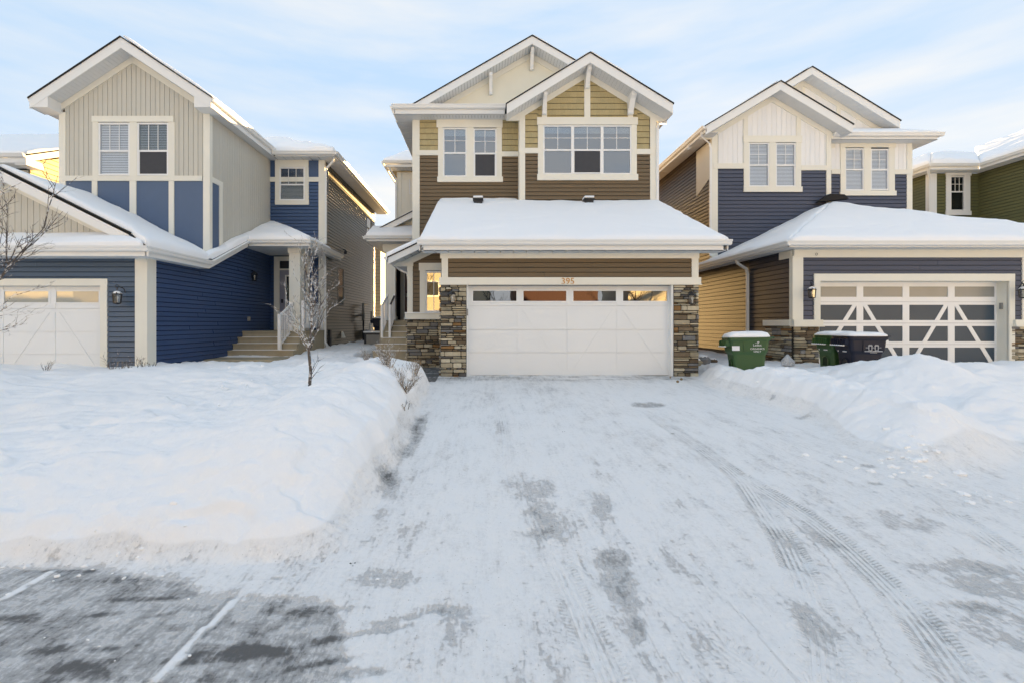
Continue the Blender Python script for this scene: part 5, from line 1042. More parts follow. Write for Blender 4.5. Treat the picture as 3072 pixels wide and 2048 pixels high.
# ------------------------------------------------------------------ green house, far right
def build_green():
    H = thing('detached_house', 'olive green house at the right edge behind the slate blue one', 'house', (21, 18, 0), 'houses along the street')
    obj('wall', MB().box(19.1, 28, 19.6, 27, 0, 7.7).box(21.2, 28, 14.0, 19.6, 0, 7.7), CORE, H)
    Y = 19.5; M = MFRONT(Y)
    hole = rect(c8, Y, 1865, 715, 2005, 960)
    laps(H, M, [(19.1, 3.5), (21.15, 3.5), (21.15, 7.65), (19.1, 7.65)], .13, GREEN, holes=[hole])
    laps(H, MLEFT(21.15), [(14.0, 3.0), (19.5, 3.0), (19.5, 7.65), (14.0, 7.65)], .13, GREEN); laps(H, MLEFT(19.03), [(19.5, 3.0), (26, 3.0), (26, 7.65), (19.5, 7.65)], .13, GREEN)
    corner(H, 19.03, Y, 3.5, 7.65, -1, .3, .12, VINYL)
    board(H, M, *rect(c8, Y, 1855, 706, 2015, 730), VINYL, d=.05); board(H, M, *rect(c8, Y, 1858, 730, 1888, 952), VINYL); board(H, M, *rect(c8, Y, 1976, 730, 2010, 952), VINYL); board(H, M, *rect(c8, Y, 1855, 952, 2015, 978), VINYL, d=.05)
    window(H, M, *rect(c8, Y, 1886, 732, 1977, 950), split=.55, mun=(2, 1), glass=GLASSN)
    gutter(H, (18.55, 19.02, 7.90), (20.72, 19.02, 7.90), (0, -1, 0)); gutter(H, (20.67, 13.5, 7.901), (20.67, 19.0, 7.901), (-1, 0, 0)); gutter(H, (18.6, 18.95, 7.901), (18.6, 26, 7.901), (-1, 0, 0))
    fascia(H, (18.6, 19.04, 7.82), (20.68, 19.04, 7.82), .15); fascia(H, (20.68, 13.5, 7.82), (20.68, 19.0, 7.82), .15, outw=(-1, 0, 0)); fascia(H, (18.62, 19, 7.82), (18.62, 26, 7.82), .15, outw=(-1, 0, 0))
    soffit(H, (18.62, 19.05, 7.67), (20.7, 19.05, 7.67), (18.62, 19.5, 7.67), (20.7, 19.5, 7.67), .3); soffit(H, (20.68, 13.5, 7.67), (20.68, 19.5, 7.67), (21.15, 13.5, 7.67), (21.15, 19.5, 7.67), .3); soffit(H, (18.62, 19.5, 7.67), (18.62, 26, 7.67), (19.03, 19.5, 7.67), (19.03, 26, 7.67), .3)
    k = .55; q1 = [(18.6, 19.0, 7.88), (20.68, 19.0, 7.88), (22.6, 20.92, 7.88+k*1.92), (20.5, 20.9, 7.88+k*1.9)]; q2 = [(18.6, 19, 7.88), (20.5, 20.9, 7.88+k*1.9), (20.5, 26, 7.88+k*1.9), (18.6, 26, 7.88)]
    q3 = [(20.68, 13.5, 7.88), (28, 13.5, 7.88+.44*7.3), (28, 26, 7.88+.44*7.3), (22.6, 20.92, 8.75), (20.68, 19.0, 7.88)]
    for i, q in enumerate((q1, q2, q3)): slab(H, q, .06); rsnow(H, q, .22, 60+i)
    downspout(H, [(18.62, 19.1, 7.8), (18.66, 19.15, 7.6), (18.95, 19.4, 7.4), (18.97, 19.42, 7.2), (18.97, 19.42, 3.6)], (1, 0, 0))
    q = [(18.5, 15.5, 3.7), (28, 15.5, 3.7), (28, 19.5, 5.35), (18.5, 19.5, 5.35)]; slab(H, q, .06); rsnow(H, q, .2, 65)
    q = [(17.2, 17.0, 3.9), (18.5, 17.0, 4.6), (18.5, 19.5, 5.4), (18.6, 19.5, 5.4)]
build_green()
# ------------------------------------------------------------------ sunlit house behind the left edge, house behind the blue one
def build_far():
    H = thing('detached_house', 'sunlit beige house with a snowy roof beyond the left edge of the blue one', 'house', (-19, 19, 0), 'houses along the street')
    obj('wall', MB().box(-27, -16.85, 16.9, 27, 0, 7.1).prism([(-16.85, 16.9, 7.1), (-16.85, 27, 7.1), (-16.85, 22.5, 9.9)], (-10, 0, 0)), DARK, H)
    laps(H, MRIGHT(-16.8), [(16.8, 3), (27.2, 3), (27.2, 7.1), (22.9, 10.0), (16.8, 7.2)], .19, TAN, holes=[(17.1, 17.7, 4.6, 5.6), (18.3, 20, 3.4, 4.2)], d=.03)
    vboards(H, MFRONT(16.85), [(-27, 3), (-16.9, 3), (-16.9, 6.9), (-27, 6.9)], .4, GREIGE)
    window(H, MRIGHT(-16.8), 17.1, 17.7, 4.6, 5.6, lower=False); window(H, MRIGHT(-16.8), 18.3, 20, 3.4, 4.2, lower=False, mun=(4, 0))
    z = lambda y: 7.25+.505*(y-16.2)
    q = [(-27, 16.2, z(16.2)), (-16.4, 16.2, z(16.2)), (-16.4, 22.9, z(22.9)), (-27, 22.9, z(22.9))]; slab(H, q, .05); rsnow(H, q, .15, 71); slab(H, [(-27, 22.9, z(22.9)), (-16.4, 22.9, z(22.9)), (-16.4, 28, 8), (-27, 28, 8)], .05)
    obj('fascia', MB().prism([(-16.4, 16.25, z(16.25)), (-16.4, 22.9, z(22.9)), (-16.4, 22.9, z(22.9)-.28), (-16.4, 16.25, z(16.25)-.28)], (-.03, 0, 0)), WHITE, H); obj('eave_return', MB().box(-16.8, -16.39, 16.25, 16.9, 6.9, 7.15), WHITE, H)
    soffit(H, (-16.42, 16.3, z(16.3)-.27), (-16.42, 22.9, z(22.9)-.27), (-16.8, 16.3, z(16.3)-.27), (-16.8, 22.9, z(22.9)-.27), .3)
    gutter(H, (-27, 16.22, 7.27), (-16.38, 16.22, 7.27), (0, -1, 0)); fascia(H, (-27, 16.24, 7.17), (-16.4, 16.24, 7.17), .2); soffit(H, (-27, 16.25, 6.95), (-16.42, 16.25, 6.95), (-27, 16.8, 6.95), (-16.42, 16.8, 6.95), .3)
    H = thing('detached_house', 'brightly sunlit cream house wall at the end of the gap beside the blue house', 'house', (-10, 31, 0), 'houses along the street')
    obj('wall', MB().box(-14, -6.25, 27, 37, 0, 6), DARK, H)
    laps(H, MRIGHT(-6.2), [(27, .2), (37, .2), (37, 5.9), (27, 5.9)], .125, PALE, d=.02); laps(H, MFRONT(27), [(-14, .2), (-6.2, .2), (-6.2, 5.9), (-14, 5.9)], .2, PALE)
    q = [(-6, 26.5, 6.1), (-6, 37.5, 6.1), (-10, 33.5, 8), (-10, 30.5, 8)]; slab(H, q, .06); rsnow(H, q, .15, 75); slab(H, [(-6, 26.5, 6.1), (-10, 30.5, 8), (-14.2, 26.5, 6.1)], .06); soffit(H, (-6, 26.5, 6.0), (-6, 37.4, 6.0), (-6.3, 26.5, 6.0), (-6.3, 37.4, 6.0), .4)
build_far()
# ------------------------------------------------------------------ lanterns
def lantern(label, x, y, z, M=None, s=1.0, side=0, plate=True, kind=0):
    """wall lantern; (x, y, z) centre of the cage; side=0 on a wall facing the street, 1 on a wall facing +X"""
    o = thing('wall_lantern', label, 'wall lantern', (x, y, z), 'lanterns on the house walls')
    def T(b):
        if side: b.v = [(x-(vy-y), y+(vx-x), vz) for vx, vy, vz in b.v]
        return b
    w_ = .16*s
    if plate: obj('wall_plate', T(MB().box(x-w_*.15, x+w_*.95, w_y(y, w_, 0), w_y(y, w_, 1), z-.01*s, z+.20*s)), VINYL, o)
    px = x+(w_*.35 if plate else 0)
    obj('back_plate', T(MB().lathe([(.001, 0), (.055*s, .0), (.055*s, .02)], (0, 0, 0), 12)), BLACK, o)
    bp = o.children[-1]; me = bp.data
    for v in me.vertices: c = v.co+ORG[o]; v.co = Vector((px, y+w_+.0-c.z*1.0, z+.10*s+c.y)) - ORG[o] if not side else Vector((x-(y+w_-c.z-y), y+(px-x)+c.x, z+.10*s+c.y)) - ORG[o]
    obj('arm', T(MB().tube([(px, y+w_-.02, z+.12*s), (px, y+w_*.6, z+.20*s), (x+.01, y+w_*.2, z+.235*s), (x, y, z+.20*s), (x, y, z+.13*s)] if kind == 0 else [(px, y+w_-.02, z+.16*s), (x, y+w_*.3, z+.17*s), (x, y, z+.13*s)], .010*s, 6)), BLACK, o)
    if kind == 0:
        obj('scroll', T(MB().tube([(x+.035*s*math.cos(a*.55), y, z+.235*s+.035*s*math.sin(a*.55)) for a in range(11)], .007*s, 5)), BLACK, o)
    obj('lantern_roof', T(MB().lathe([(.095*s, .07*s), (.09*s, .085*s), (.06*s, .12*s), (.02*s, .14*s), (.012*s, .16*s)], (x, y, z), 6 if kind == 0 else 4)), BLACK, o)
    if kind == 0: obj('snow_cap', T(MB().lathe([(.08*s, .094*s), (.05*s, .132*s), (.01*s, .15*s)], (x, y, z), 10)), SNOW, o, smooth=True, kind='stuff')
    b = MB(); n = 6 if kind == 0 else 4
    for k in range(n):
        a = 2*math.pi*k/n; b.tube([(x+.080*s*math.cos(a), y+.080*s*math.sin(a), z+.07*s), (x+.066*s*math.cos(a), y+.066*s*math.sin(a), z-.09*s)], .006*s, 4)
    obj('cage', T(b), BLACK, o)
    obj('glass', T(MB().lathe([(.060*s, -.09*s), (.072*s, .07*s)], (x, y, z), n)), LAMPG, o)
    obj('bulb', T(MB().lathe([(.012*s, -.085*s), (.014*s, -.02*s), (.024*s, .01*s), (.018*s, .04*s), (.004*s, .05*s)], (x, y, z), 10)), PAPER, o, smooth=True)
    obj('lantern_base', T(MB().lathe([(.02*s, -.12*s), (.072*s, -.105*s), (.076*s, -.09*s)], (x, y, z), n)), BLACK, o)
    return o
def w_y(y, w_, k): return y+w_*(.97 if k == 0 else 1.0)
x, z = W(c2, 925, 668, 10.40); lantern('black carriage lantern on white plate left of the blue corner, beside a cream garage door', x, 10.375, z, s=1.15)
lantern('black lantern on the shaded dark blue wall beside the porch steps', -7.72, YU(580+480/2.613, -7.72), PZ(400+1110/2.613, 14.6), s=1.2, side=1, kind=1)
x, z = W(c6, 720, 665, 10.55); lantern('grey box lantern on the left stone pillar of the garage numbered 395', x, 10.50, z, s=1.1, plate=False, kind=1)
x, z = W(c7, 1030, 675, 10.55); lantern('grey box lantern on the right stone pillar of the garage numbered 395', x, 10.50, z, s=1.1, plate=False, kind=1)
x, z = W(c9, 193, 440, 11.6); lantern('black carriage lantern left of the glass panelled garage door', x, 11.575, z, s=1.15)
x, z = W(c9, 2180, 440, 11.6); lantern('black carriage lantern right of the glass panelled garage door, cut by the picture edge', x, 11.575, z, s=1.15)
# roof vents on the centre roof
for xx, lab in ((690, 'snow capped black roof vent left of the bay window wall'), (1430, 'snow capped black roof vent below the triple window')):
    u, v = c5(xx-8, 1195); Yv = 14.0; X = PX(u, Yv); z = 3.07+.476*(Yv-10.3)+.10
    o = thing('roof_vent', lab, 'roof vent', (X, Yv, z), 'vents on the garage roof')
    obj('vent_body', MB().box(X-.13, X+.13, Yv-.14, Yv+.2, z-.1, z+.09), BLACK, o, bevel=.02); obj('vent_hood', MB().box(X-.16, X+.16, Yv-.18, Yv+.2, z+.06, z+.12), BLACK, o, bevel=.02)
    obj('snow_cap', MB().box(X-.15, X+.15, Yv-.17, Yv+.2, z+.12, z+.19), SNOW, o, bevel=.035, smooth=True, kind='stuff')
# ------------------------------------------------------------------ wheeled carts
def rrect(w_, d_, z, r=.05, oy=0):
    P = []
    for cx, cy, a0 in ((1, 1, 0), (-1, 1, 90), (-1, -1, 180), (1, -1, 270)):
        for k in range(4): a = R(a0+k*30); P.append((cx*(w_/2-r)+r*math.cos(a), oy+cy*(d_/2-r)+r*math.sin(a), z))
    return P
def loft(rings):
    b = MB(); n = len(rings[0])
    for r in rings: b.v += r
    for i in range(len(rings)-1):
        for k in range(n): b.f.append((i*n+k, i*n+(k+1) % n, (i+1)*n+(k+1) % n, (i+1)*n+k))
    b.f.append(tuple(range(n-1, -1, -1))); b.f.append(tuple(range((len(rings)-1)*n, len(rings)*n))); return b
def cart(label, x, y, z, rot, m, H=1.0, Lg=.74, Wd=.56, snow=.07, sign=None, lean=0):
    """long axis along local X; lifting face at -X, long side at -Y"""
    o = thing('wheeled_cart', label, 'waste cart', (0, 0, 0), 'waste carts in the snow'); mt = m
    obj('body', loft([rrect(Lg*.70, Wd*.78, .04, .05), rrect(Lg*.76, Wd*.82, H*.45, .055), rrect(Lg*.80, Wd*.84, H*.60, .055), rrect(Lg*.90, Wd*.93, H*.68, .055), rrect(Lg*.95, Wd*.96, H*.90, .055), rrect(Lg*.95, Wd*.96, H*.94, .05)]), mt, o, smooth=False)
    obj('rim', loft([rrect(Lg, Wd, H*.90, .06), rrect(Lg+.02, Wd+.02, H*.93, .06), rrect(Lg+.02, Wd+.02, H*.96, .06)]), mt, o)
    # lifting lip with ribs on the narrow face
    b = MB(); b.prism([(-Lg*.47, -Wd*.42, H*.94), (-Lg*.47-.09, -Wd*.42, H*.92), (-Lg*.47-.10, -Wd*.36, H*.80), (-Lg*.46, -Wd*.36, H*.78)], (0, Wd*.8, 0)); lip = obj('lifting_lip', b, mt, o)
    for k in range(6): yy = -Wd*.30+k*Wd*.12; obj('rib', MB().box(-Lg*.47-.115, -Lg*.47-.085, yy-.008, yy+.008, H*.79, H*.92), mt, lip)
    obj('lip_snow', MB().box(-Lg*.47-.115, -Lg*.47-.08, -Wd*.34, Wd*.40, H*.775, H*.80), SNOW, lip, bevel=.008, kind='stuff')
    # recess drawn as a raised arch in a shade colour, with bar
    xf = -Lg*.385; arch = [(-.085, .12), (.085, .12)]+[(.085*math.cos(R(a)), H*.42+.085*math.sin(R(a))) for a in range(0, 181, 20)]
    rc = obj('grab_recess', MB().prism([(xf-.012, a_, zz) for a_, zz in arch], (.03, 0, 0)), BLACK if m is BINPL else DKGR, o)
    fr = MB(); A2 = [(-.085, .12)]+[(-.085*math.cos(R(a)), H*.42+.085*math.sin(R(a))) for a in range(0, 181, 20)]+[(.085, .12)]
    fr.tube([(xf-.012, a_, zz) for a_, zz in A2], .012, 5); obj('recess_edge', fr, mt, rc); obj('grab_bar', MB().tube([(xf-.03, -.085, H*.28), (xf-.03, .085, H*.28)], .014, 6), mt, rc)
    for s in (-1, 1):
        w_ = obj('wheel', MB().tube([(Lg*.30, s*Wd*.38, .12), (Lg*.30, s*(Wd*.38+.06), .12)], .12, 16), BLACK, o); obj('hub', MB().tube([(Lg*.30, s*(Wd*.38+.05), .12), (Lg*.30, s*(Wd*.38+.07), .12)], .05, 10), GREY, w_)
    obj('panel_rib', MB().box(-Lg*.16, -Lg*.13, -Wd*.485-.004, -Wd*.40, H*.66, H*.90), mt, o)
    # lid slightly domed, hinge and handle at +X
    obj('lid', loft([rrect(Lg+.05, Wd+.05, H*.96, .07), rrect(Lg+.05, Wd+.05, H*.98, .07), rrect(Lg*.9, Wd*.85, H*1.01, .08), rrect(Lg*.5, Wd*.5, H*1.02, .08)]), mt, o)
    obj('handle', MB().tube([(Lg*.47, -Wd*.35, H*.93), (Lg*.47+.12, -Wd*.33, H*.98), (Lg*.47+.12, Wd*.33, H*.98), (Lg*.47, Wd*.35, H*.93)], .016, 8), mt, o, smooth=True)
    sn = loft([rrect(Lg+.02, Wd+.02, H*.985, .08), rrect(Lg+.03, Wd+.03, H*1.0+.01, .1), rrect(Lg*.95, Wd*.93, H*1.0+snow*.75, .12), rrect(Lg*.75, Wd*.7, H*1.0+snow*1.05, .12), rrect(Lg*.3, Wd*.3, H*1.0+snow*1.15, .07)])
    sn.v = [(a+.006*math.sin(a*37+c_*20), c_+.006*math.cos(a*31), e+.010*math.sin(a*9+c_*12)) for a, c_, e in sn.v]
    obj('snow_cap', sn, SNOW, o, smooth=True, kind='stuff')
    rot3 = Matrix.Rotation(R(90), 3, 'X')
    if sign == 'organics':
        yy = -Wd*.445; tl = Matrix.Rotation(R(-3), 3, 'X')@rot3
        text(o, 'city of', .020, (.115, yy-.045, H*.86), rot3, PAPER, .002); text(o, 'Leduc', .070, (.13, yy-.045, H*.815), rot3, PAPER, .002); text(o, 'ORGANICS', .055, (.13, yy-.043, H*.735), rot3, PAPER, .002); text(o, 'ONLY', .055, (.13, yy-.033, H*.675), rot3, PAPER, .002)
        b = MB()
        for a in (-40, 0, 40): b.prism([(.15, yy-.047, H*.855), (.15+.022*math.sin(R(a-14)), yy-.047, H*.855+.03*math.cos(R(a-14))), (.15+.038*math.sin(R(a)), yy-.047, H*.855+.042*math.cos(R(a))), (.15+.022*math.sin(R(a+14)), yy-.047, H*.855+.03*math.cos(R(a+14)))], (0, .003, 0))
        obj('leaf_emblem', b, PAPER, o)
        obj('sticker', MB().box(-Lg*.455, -Lg*.27, yy-.040, yy-.030, H*.70, H*.80), PAPER, o)
    if sign == 'black':
        yy = -Wd*.48-.003; b = MB()
        for cx in (.02, .15):
            b.box(cx-.035, cx-.028, yy-.004, yy, H*.66+.03, H*.66+.12); b.box(cx+.028, cx+.035, yy-.004, yy, H*.66+.03, H*.66+.12); b.box(cx-.032, cx+.032, yy-.004, yy, H*.66+.024, H*.66+.031); b.box(cx-.045, cx+.045, yy-.0041, yy, H*.66+.12, H*.66+.128); b.box(cx-.035, cx+.035, yy-.0042, yy, H*.66+.14, H*.66+.147)
        b.box(.055, .115, yy-.0043, yy, H*.66+.082, H*.66+.088); b.box(-.075, -.02, yy-.0043, yy, H*.66+.082, H*.66+.088); b.box(.19, .245, yy-.0043, yy, H*.66+.082, H*.66+.088)
        obj('cart_icon', b, PAPER, o); rr = random.Random(3); b = MB(); xx = -.10
        while xx < .27: ww = rr.uniform(.006, .013); b.box(xx, xx+ww, yy-.004, yy, H*.66-.002, H*.66+rr.choice((.010, .014))); xx += ww+.005
        xx = .02
        while xx < .15: ww = rr.uniform(.005, .010); b.box(xx, xx+ww, yy-.004, yy, H*.66-.026, H*.66-.018); xx += ww+.004
        obj('small_print', b, PAPER, o)
    if sign != 'organics':
        b = MB(); xf = -Lg*.42; rr = random.Random(5)
        b.box(xf-.033, xf-.027, .12, .145, H*.64, H*.67)
        for k in range(6): b.box(xf-.033, xf-.027, -.02-.02*k, -.006-.02*k, H*.64, H*.665)
        obj('serial_number', b, PAPER, o)
    o.location = (x, y, z); o.rotation_euler = (R(lean), R(lean*.5), R(rot)); return o
DKGR = mat('green_recess_shade', (.010, .030, .012), .6, .3, .1)  # darker copy of the cart green, painting the shade of the recess
cart('green organics cart with white lettering, heaped with snow, in front of the slate house wall', 5.78, 10.05, -.04, -12, BINGR, H=.98, Lg=.80, Wd=.60, snow=.10, sign='organics', lean=-2)
cart('green cart with its narrow face out, tucked behind the black cart', 8.28, 10.68, -.03, 1, BINGR, H=1.0, Lg=.74, Wd=.56, snow=.07)
cart('black cart with white cart symbols on its side, half hidden by the snow mound', 8.30, 10.08, -.03, -3, BINPL, H=1.0, Lg=.80, Wd=.56, snow=.06, sign='black')
cart('small looking black cart standing far back in the gap between the houses', -4.55, 19.6, .42, 10, BINPL, H=1.05, Lg=.55, Wd=.5, snow=.06)
b = MB().box(-4.95, -4.2, 18.6, 19.1, .25, .86); o = top('air_conditioner', b, BLACK, 'dark boxy outdoor unit with snow on top in the gap between the houses', 'outdoor unit', bevel=.02)
obj('snow_cap', MB().box(-4.98, -4.17, 18.57, 19.13, .86, .93), SNOW, o, bevel=.03, smooth=True, kind='stuff'); obj('grille', MB().box(-4.85, -4.3, 18.58, 18.6, .35, .78), GREY, o)
b = MB().box(7.98, 8.12, 10.20, 10.34, -.02, .16); top('wood_block', b, WOODM, 'small wooden block at the foot of the green and black carts', 'wood block', bevel=.008)
# rocks by the slate wall
rr = random.Random(12)
for k, (x, y, s, lab) in enumerate(((5.62, 12.2, .22, 'tan landscape rock with snow on it beside the right stone pillar'), (5.95, 12.5, .27, 'larger grey landscape rock near the foot of the slate side wall'), (6.5, 13.0, .16, 'small brown landscape rock farthest along the slate side wall'))):
    b = MB().lathe([(s*.5, -.05), (s*.85, .05), (s*.9, s*.45), (s*.6, s*.75), (s*.2, s*.85)], (0, 0, 0), 9); b.v = [(a*(1+rr.uniform(-.15, .15)), c_*(1+rr.uniform(-.15, .15)), e) for a, c_, e in b.v]
    z = gz(x, y); b.v = [(a+x, c_+y, e+z) for a, c_, e in b.v]; o = top('landscape_rock', b, STONES[(0, 2, 3)[k]], lab, 'rock', 'rocks beside the slate wall')
    obj('snow_cap', MB().lathe([(s*.7, s*.66), (s*.5, s*.86), (s*.1, s*.95)], (x, y, z), 10), SNOW, o, smooth=True, kind='stuff')
# crumpled flyer bag
x, y = 7.55, 11.35; z = gz(x, y); b = MB().lathe([(.06, 0), (.15, .05), (.16, .14), (.10, .24), (.03, .30)], (x, y, z), 10, 1, .7); b.v = [(a+rr.uniform(-.02, .02), c_+rr.uniform(-.02, .02), e+rr.uniform(-.015, .015)) for a, c_, e in b.v]
FLY = mat('crumpled_flyer', (.6, .6, .6), .5, .4, .6, 30, .4, 20); top('flyer_bag', b, FLY, 'crumpled flyer bag lying in snow against the stone base', 'flyer bag')
# pine cones / clods near the right pillar
for k, (u, v, lab) in enumerate(((2044, 1128, 'brown clod in the snow nearest the stone pillar'), (2033, 1140, 'brown clod just below the other, at the driveway edge'), (2011, 1125, 'smallest brown clod at the corner of the garage door'))):
    k_ = (v-V0)/F; Y = 10.2 if k == 0 else 9.9 if k == 1 else 10.5; x = PX(u, Y); z = gz(x, Y); s = .032 if k < 2 else .02
    b = MB().lathe([(s*.4, 0), (s, s*.7), (s*.9, s*1.3), (s*.3, s*1.8)], (x, Y, z), 8); top('frozen_clod', b, WOODM, lab, 'clod', 'clods by the pillar', smooth=True)
rr = random.Random(4)
for k, (x, y) in enumerate(((800, 1288+10), (1292, 991), (1545, 995), (1140, 1062))):
    gxp, gyp = G(x, y); z = gz(gxp, gyp); s = (.016, .012, .008, .008)[k]
    b = MB()
    for q in range(9): a, c_ = gxp+rr.uniform(-3, 3)*s, gyp+rr.uniform(-1.5, 1.5)*s; t_ = s*rr.uniform(.4, .9); b.lathe([(t_*.6, -.005), (t_, t_*.5), (t_*.3, t_)], (a, c_, z), 6)
    lab = ('dirty lump of gravel at the edge of the left snow bank', 'crumbled leaf litter on the middle of the driveway', 'small dark crumb near the patch right of the garage door', 'tiny brown crumbs on the left half of the driveway')[k]
    top('debris_clump', b, BARKM if k % 2 else MORTAR, lab, 'debris')
# loose snow lumps
rr = random.Random(9); lumps = []
for k in range(150):
    r = rr.random()
    if r < .30: x, y, s = rr.gauss(4.5, .40), rr.gauss(4.85, .40), rr.uniform(.012, .05)
    elif r < .50: x, y, s = rr.gauss(-2.2, .9), rr.gauss(3.1, .15), rr.uniform(.006, .022)
    elif r < .70: x, y, s = rr.uniform(-4, -1.4), rr.uniform(2.2, 3.1), rr.uniform(.004, .012)
    elif r < .82: x, y, s = rr.gauss(-4.0, .5), rr.gauss(7.6, .5), rr.uniform(.015, .05)
    elif r < .92: x, y, s = rr.gauss(5.2, .5), rr.gauss(8.3, .9), rr.uniform(.01, .04)
    else: x, y, s = rr.gauss(-5.6, 1.2), rr.gauss(10.3, .5), rr.uniform(.02, .06)
    z = gz(x, y); bm = bmesh.new(); bmesh.ops.create_icosphere(bm, subdivisions=1, radius=s); ax = Vector((rr.uniform(.7, 1.5), rr.uniform(.6, 1.2), rr.uniform(.45, .9)))
    b = MB(); b.v = [(x+v.co.x*ax.x*(1+rr.uniform(-.35, .35)), y+v.co.y*ax.y*(1+rr.uniform(-.35, .35)), z+v.co.z*ax.z*(1+rr.uniform(-.3, .3))+s*.1) for v in bm.verts]; b.f = [tuple(v.index for v in f.verts) for f in bm.faces]; bm.free(); lumps.append(b)
b = MB()
for q in lumps: b.add(q.v, q.f)
o = obj('snow_clods', b, SNOW); o['kind'] = 'stuff'; o['label'] = 'loose lumps of snow scattered on the banks and road edge'
# ------------------------------------------------------------------ trees, shrubs, dry stems
def wiggle(p, d, ln, n, rnd, curl):
    pts = [Vector(p)]; d = Vector(d).normalized()
    for i in range(n):
        d = (d+Vector((rnd.uniform(-1, 1), rnd.uniform(-1, 1), rnd.uniform(-1, 1)))*curl+Vector((0, 0, .05))).normalized(); pts.append(pts[-1]+d*ln/n)
    return pts, d
def twig(b, p, d, ln, r, rnd, depth, curl=.13, spread=.6):
    pts, e = wiggle(p, d, ln, 5, rnd, curl); b.tube(pts, [r*(1-.75*i/5) for i in range(6)], 5 if r > .004 else 4)
    if depth <= 0: return
    for k in range(rnd.randint(3, 5)):
        i = rnd.randint(1, 4); q = pts[i].lerp(pts[i+1], rnd.random()); dd = (pts[i+1]-pts[i]).normalized(); s = dd.cross(Vector((rnd.uniform(-1, 1), rnd.uniform(-1, 1), rnd.uniform(-1, 1)))).normalized()
        twig(b, q, dd*.8+s*spread, ln*rnd.uniform(.28, .5), r*.55, rnd, depth-1, curl, spread)
def young_tree():
    x, y = -2.76, 7.2; z = gz(x, y)-.02; rnd = random.Random(21)
    o = thing('young_tree', 'slender young tree coated in hoar frost, standing in the snow before the porch', 'tree', (x, y, z))
    P = [(x-.02, y, z), (x+.0, y, z+.3), (x-.03, y, z+.62), (x+.02, y, z+1.0), (x-.0, y, z+1.45), (x-.06, y, z+1.8), (x-.10, y, z+2.05)]
    P = [Vector(p) for p in P]; obj('trunk', MB().tube(P, [.028, .025, .023, .018, .013, .010, .007], 8), HALFF, o, smooth=True)
    for k in range(30):
        t = rnd.uniform(.26, .97); f = t*(len(P)-1); i = int(f); q = P[i].lerp(P[min(i+1, len(P)-1)], f-i); a = rnd.uniform(0, 6.28); up = 1.0+t*1.0
        ln = (1.15-t*.6)*rnd.uniform(.55, .95)
        b = MB(); twig(b, q, (math.cos(a)*.95, math.sin(a)*.95, up), ln, .0085*(1.15-t*.5), rnd, 2, .10, .6); obj('branch', b, FROST if rnd.random() < .7 else HALFF, o)
    for k in range(3):
        b = MB(); twig(b, P[0].lerp(P[1], .5+.2*k), (.7, .1, .6+.2*k), .28, .006, rnd, 1, .12, .6); obj('branch', b, BARKM, o)
young_tree()
def edge_tree():
    x, y = -6.95, 6.0; z = gz(x, y)-.05; rnd = random.Random(33)
    o = thing('bare_tree', 'leafless tree reaching frosted branches in from the left picture edge', 'tree', (x, y, z))
    P = [Vector(p) for p in ((x, y, z), (x-.03, y, z+.6), (x+.05, y, z+1.2), (x+.02, y, z+2.1), (x+.1, y, z+3.1))]; obj('trunk', MB().tube(P, [.06, .055, .05, .035, .015], 9), HALFF, o, smooth=True)
    for (zz, dx, dz, ln, r) in ((1.15, .55, 1.0, 2.3, .020), (1.5, .42, 1.1, 2.1, .018), (1.35, .95, .75, 1.5, .014), (1.2, 1.0, .38, 1.25, .012), (1.75, .22, 1.2, 1.8, .015), (1.3, .9, 1.05, 1.7, .014), (1.1, 1.0, .15, 1.0, .010), (1.8, .6, .9, 1.4, .012), (1.9, -.6, 1, 1.6, .015), (1.5, .3, .5, 1.2, .010)):
        b = MB(); i = int(zz/.78); twig(b, (x+.03, y+rnd.uniform(-.02, .02), z+zz), (dx, rnd.uniform(-.3, .3), dz), ln*.76, r*.9, rnd, 3, .09, .55); obj('branch', b, HALFF if rnd.random() < .85 else FROST, o)
edge_tree()
def shrub(lab, x, y, h, n, m, seed, w_=.5, dep=2, grp=None, cat='shrub', name='frosted_shrub'):
    rnd = random.Random(seed); z = gz(x, y)-.03
    o = thing(name, lab, cat, (x, y, z), grp)
    for k in range(n):
        a = rnd.uniform(0, 6.28); b = MB(); twig(b, (x+rnd.uniform(-.06, .06), y+rnd.uniform(-.06, .06), z), (math.cos(a)*w_, math.sin(a)*w_, 1), h*rnd.uniform(.5, 1.05), .0062, rnd, dep, .10, .5); obj('stem', b, m if rnd.random() < .75 else TWIGM, o)
SG = 'frosted shrubs along the driveway edge'
shrub('white frosted shrub on the bank crest, left of the stone wainscot', -1.62, 7.7,  .44, 26, FROST, 41, .75, grp=SG)
shrub('frosted shrub with bare stems where the bank meets the driveway', -1.28, 7.25, .46, 26, FROST, 42, .95, grp=SG)
shrub('brown stemmed shrub nearest the stone pillar', -1.30, 8.3, .40, 14, TWIGM, 43, .5, grp=SG)
shrub('low sprawling shrub half buried beside the driveway', -1.18, 6.6, .16, 6, HALFF, 46, 1.0, 1, grp=SG)
shrub('small frosted shrub at the foot of the entry steps', PX(1100, 11.5), 11.5, .42, 18, FROST, 44, .4, grp=SG)
DG = 'dry plants by the blue garage'
for u, Y, h, s, lab in ((340, 10.0, .40, 51, 'dry frosted plant leaning on the corner of the cream garage trim'), (395, 10.0, .26, 52, 'dry plant in front of the narrow blue siding strip'), (425, 9.95, .30, 53, 'dry frosted plant at the cream corner board'), (140, 9.6, .24, 54, 'lone dry sprig in front of the cream garage door'), (365, 10.1, .22, 55, 'sparse dry plant between its taller neighbours by the blue wall'), (455, 10.2, .16, 56, 'lowest dry plant beside the cream plinth')):
    shrub(lab, PX(u, Y), Y, h, 6, HALFF, s, .5, 1, grp=DG, cat='dry plant', name='dry_plant')
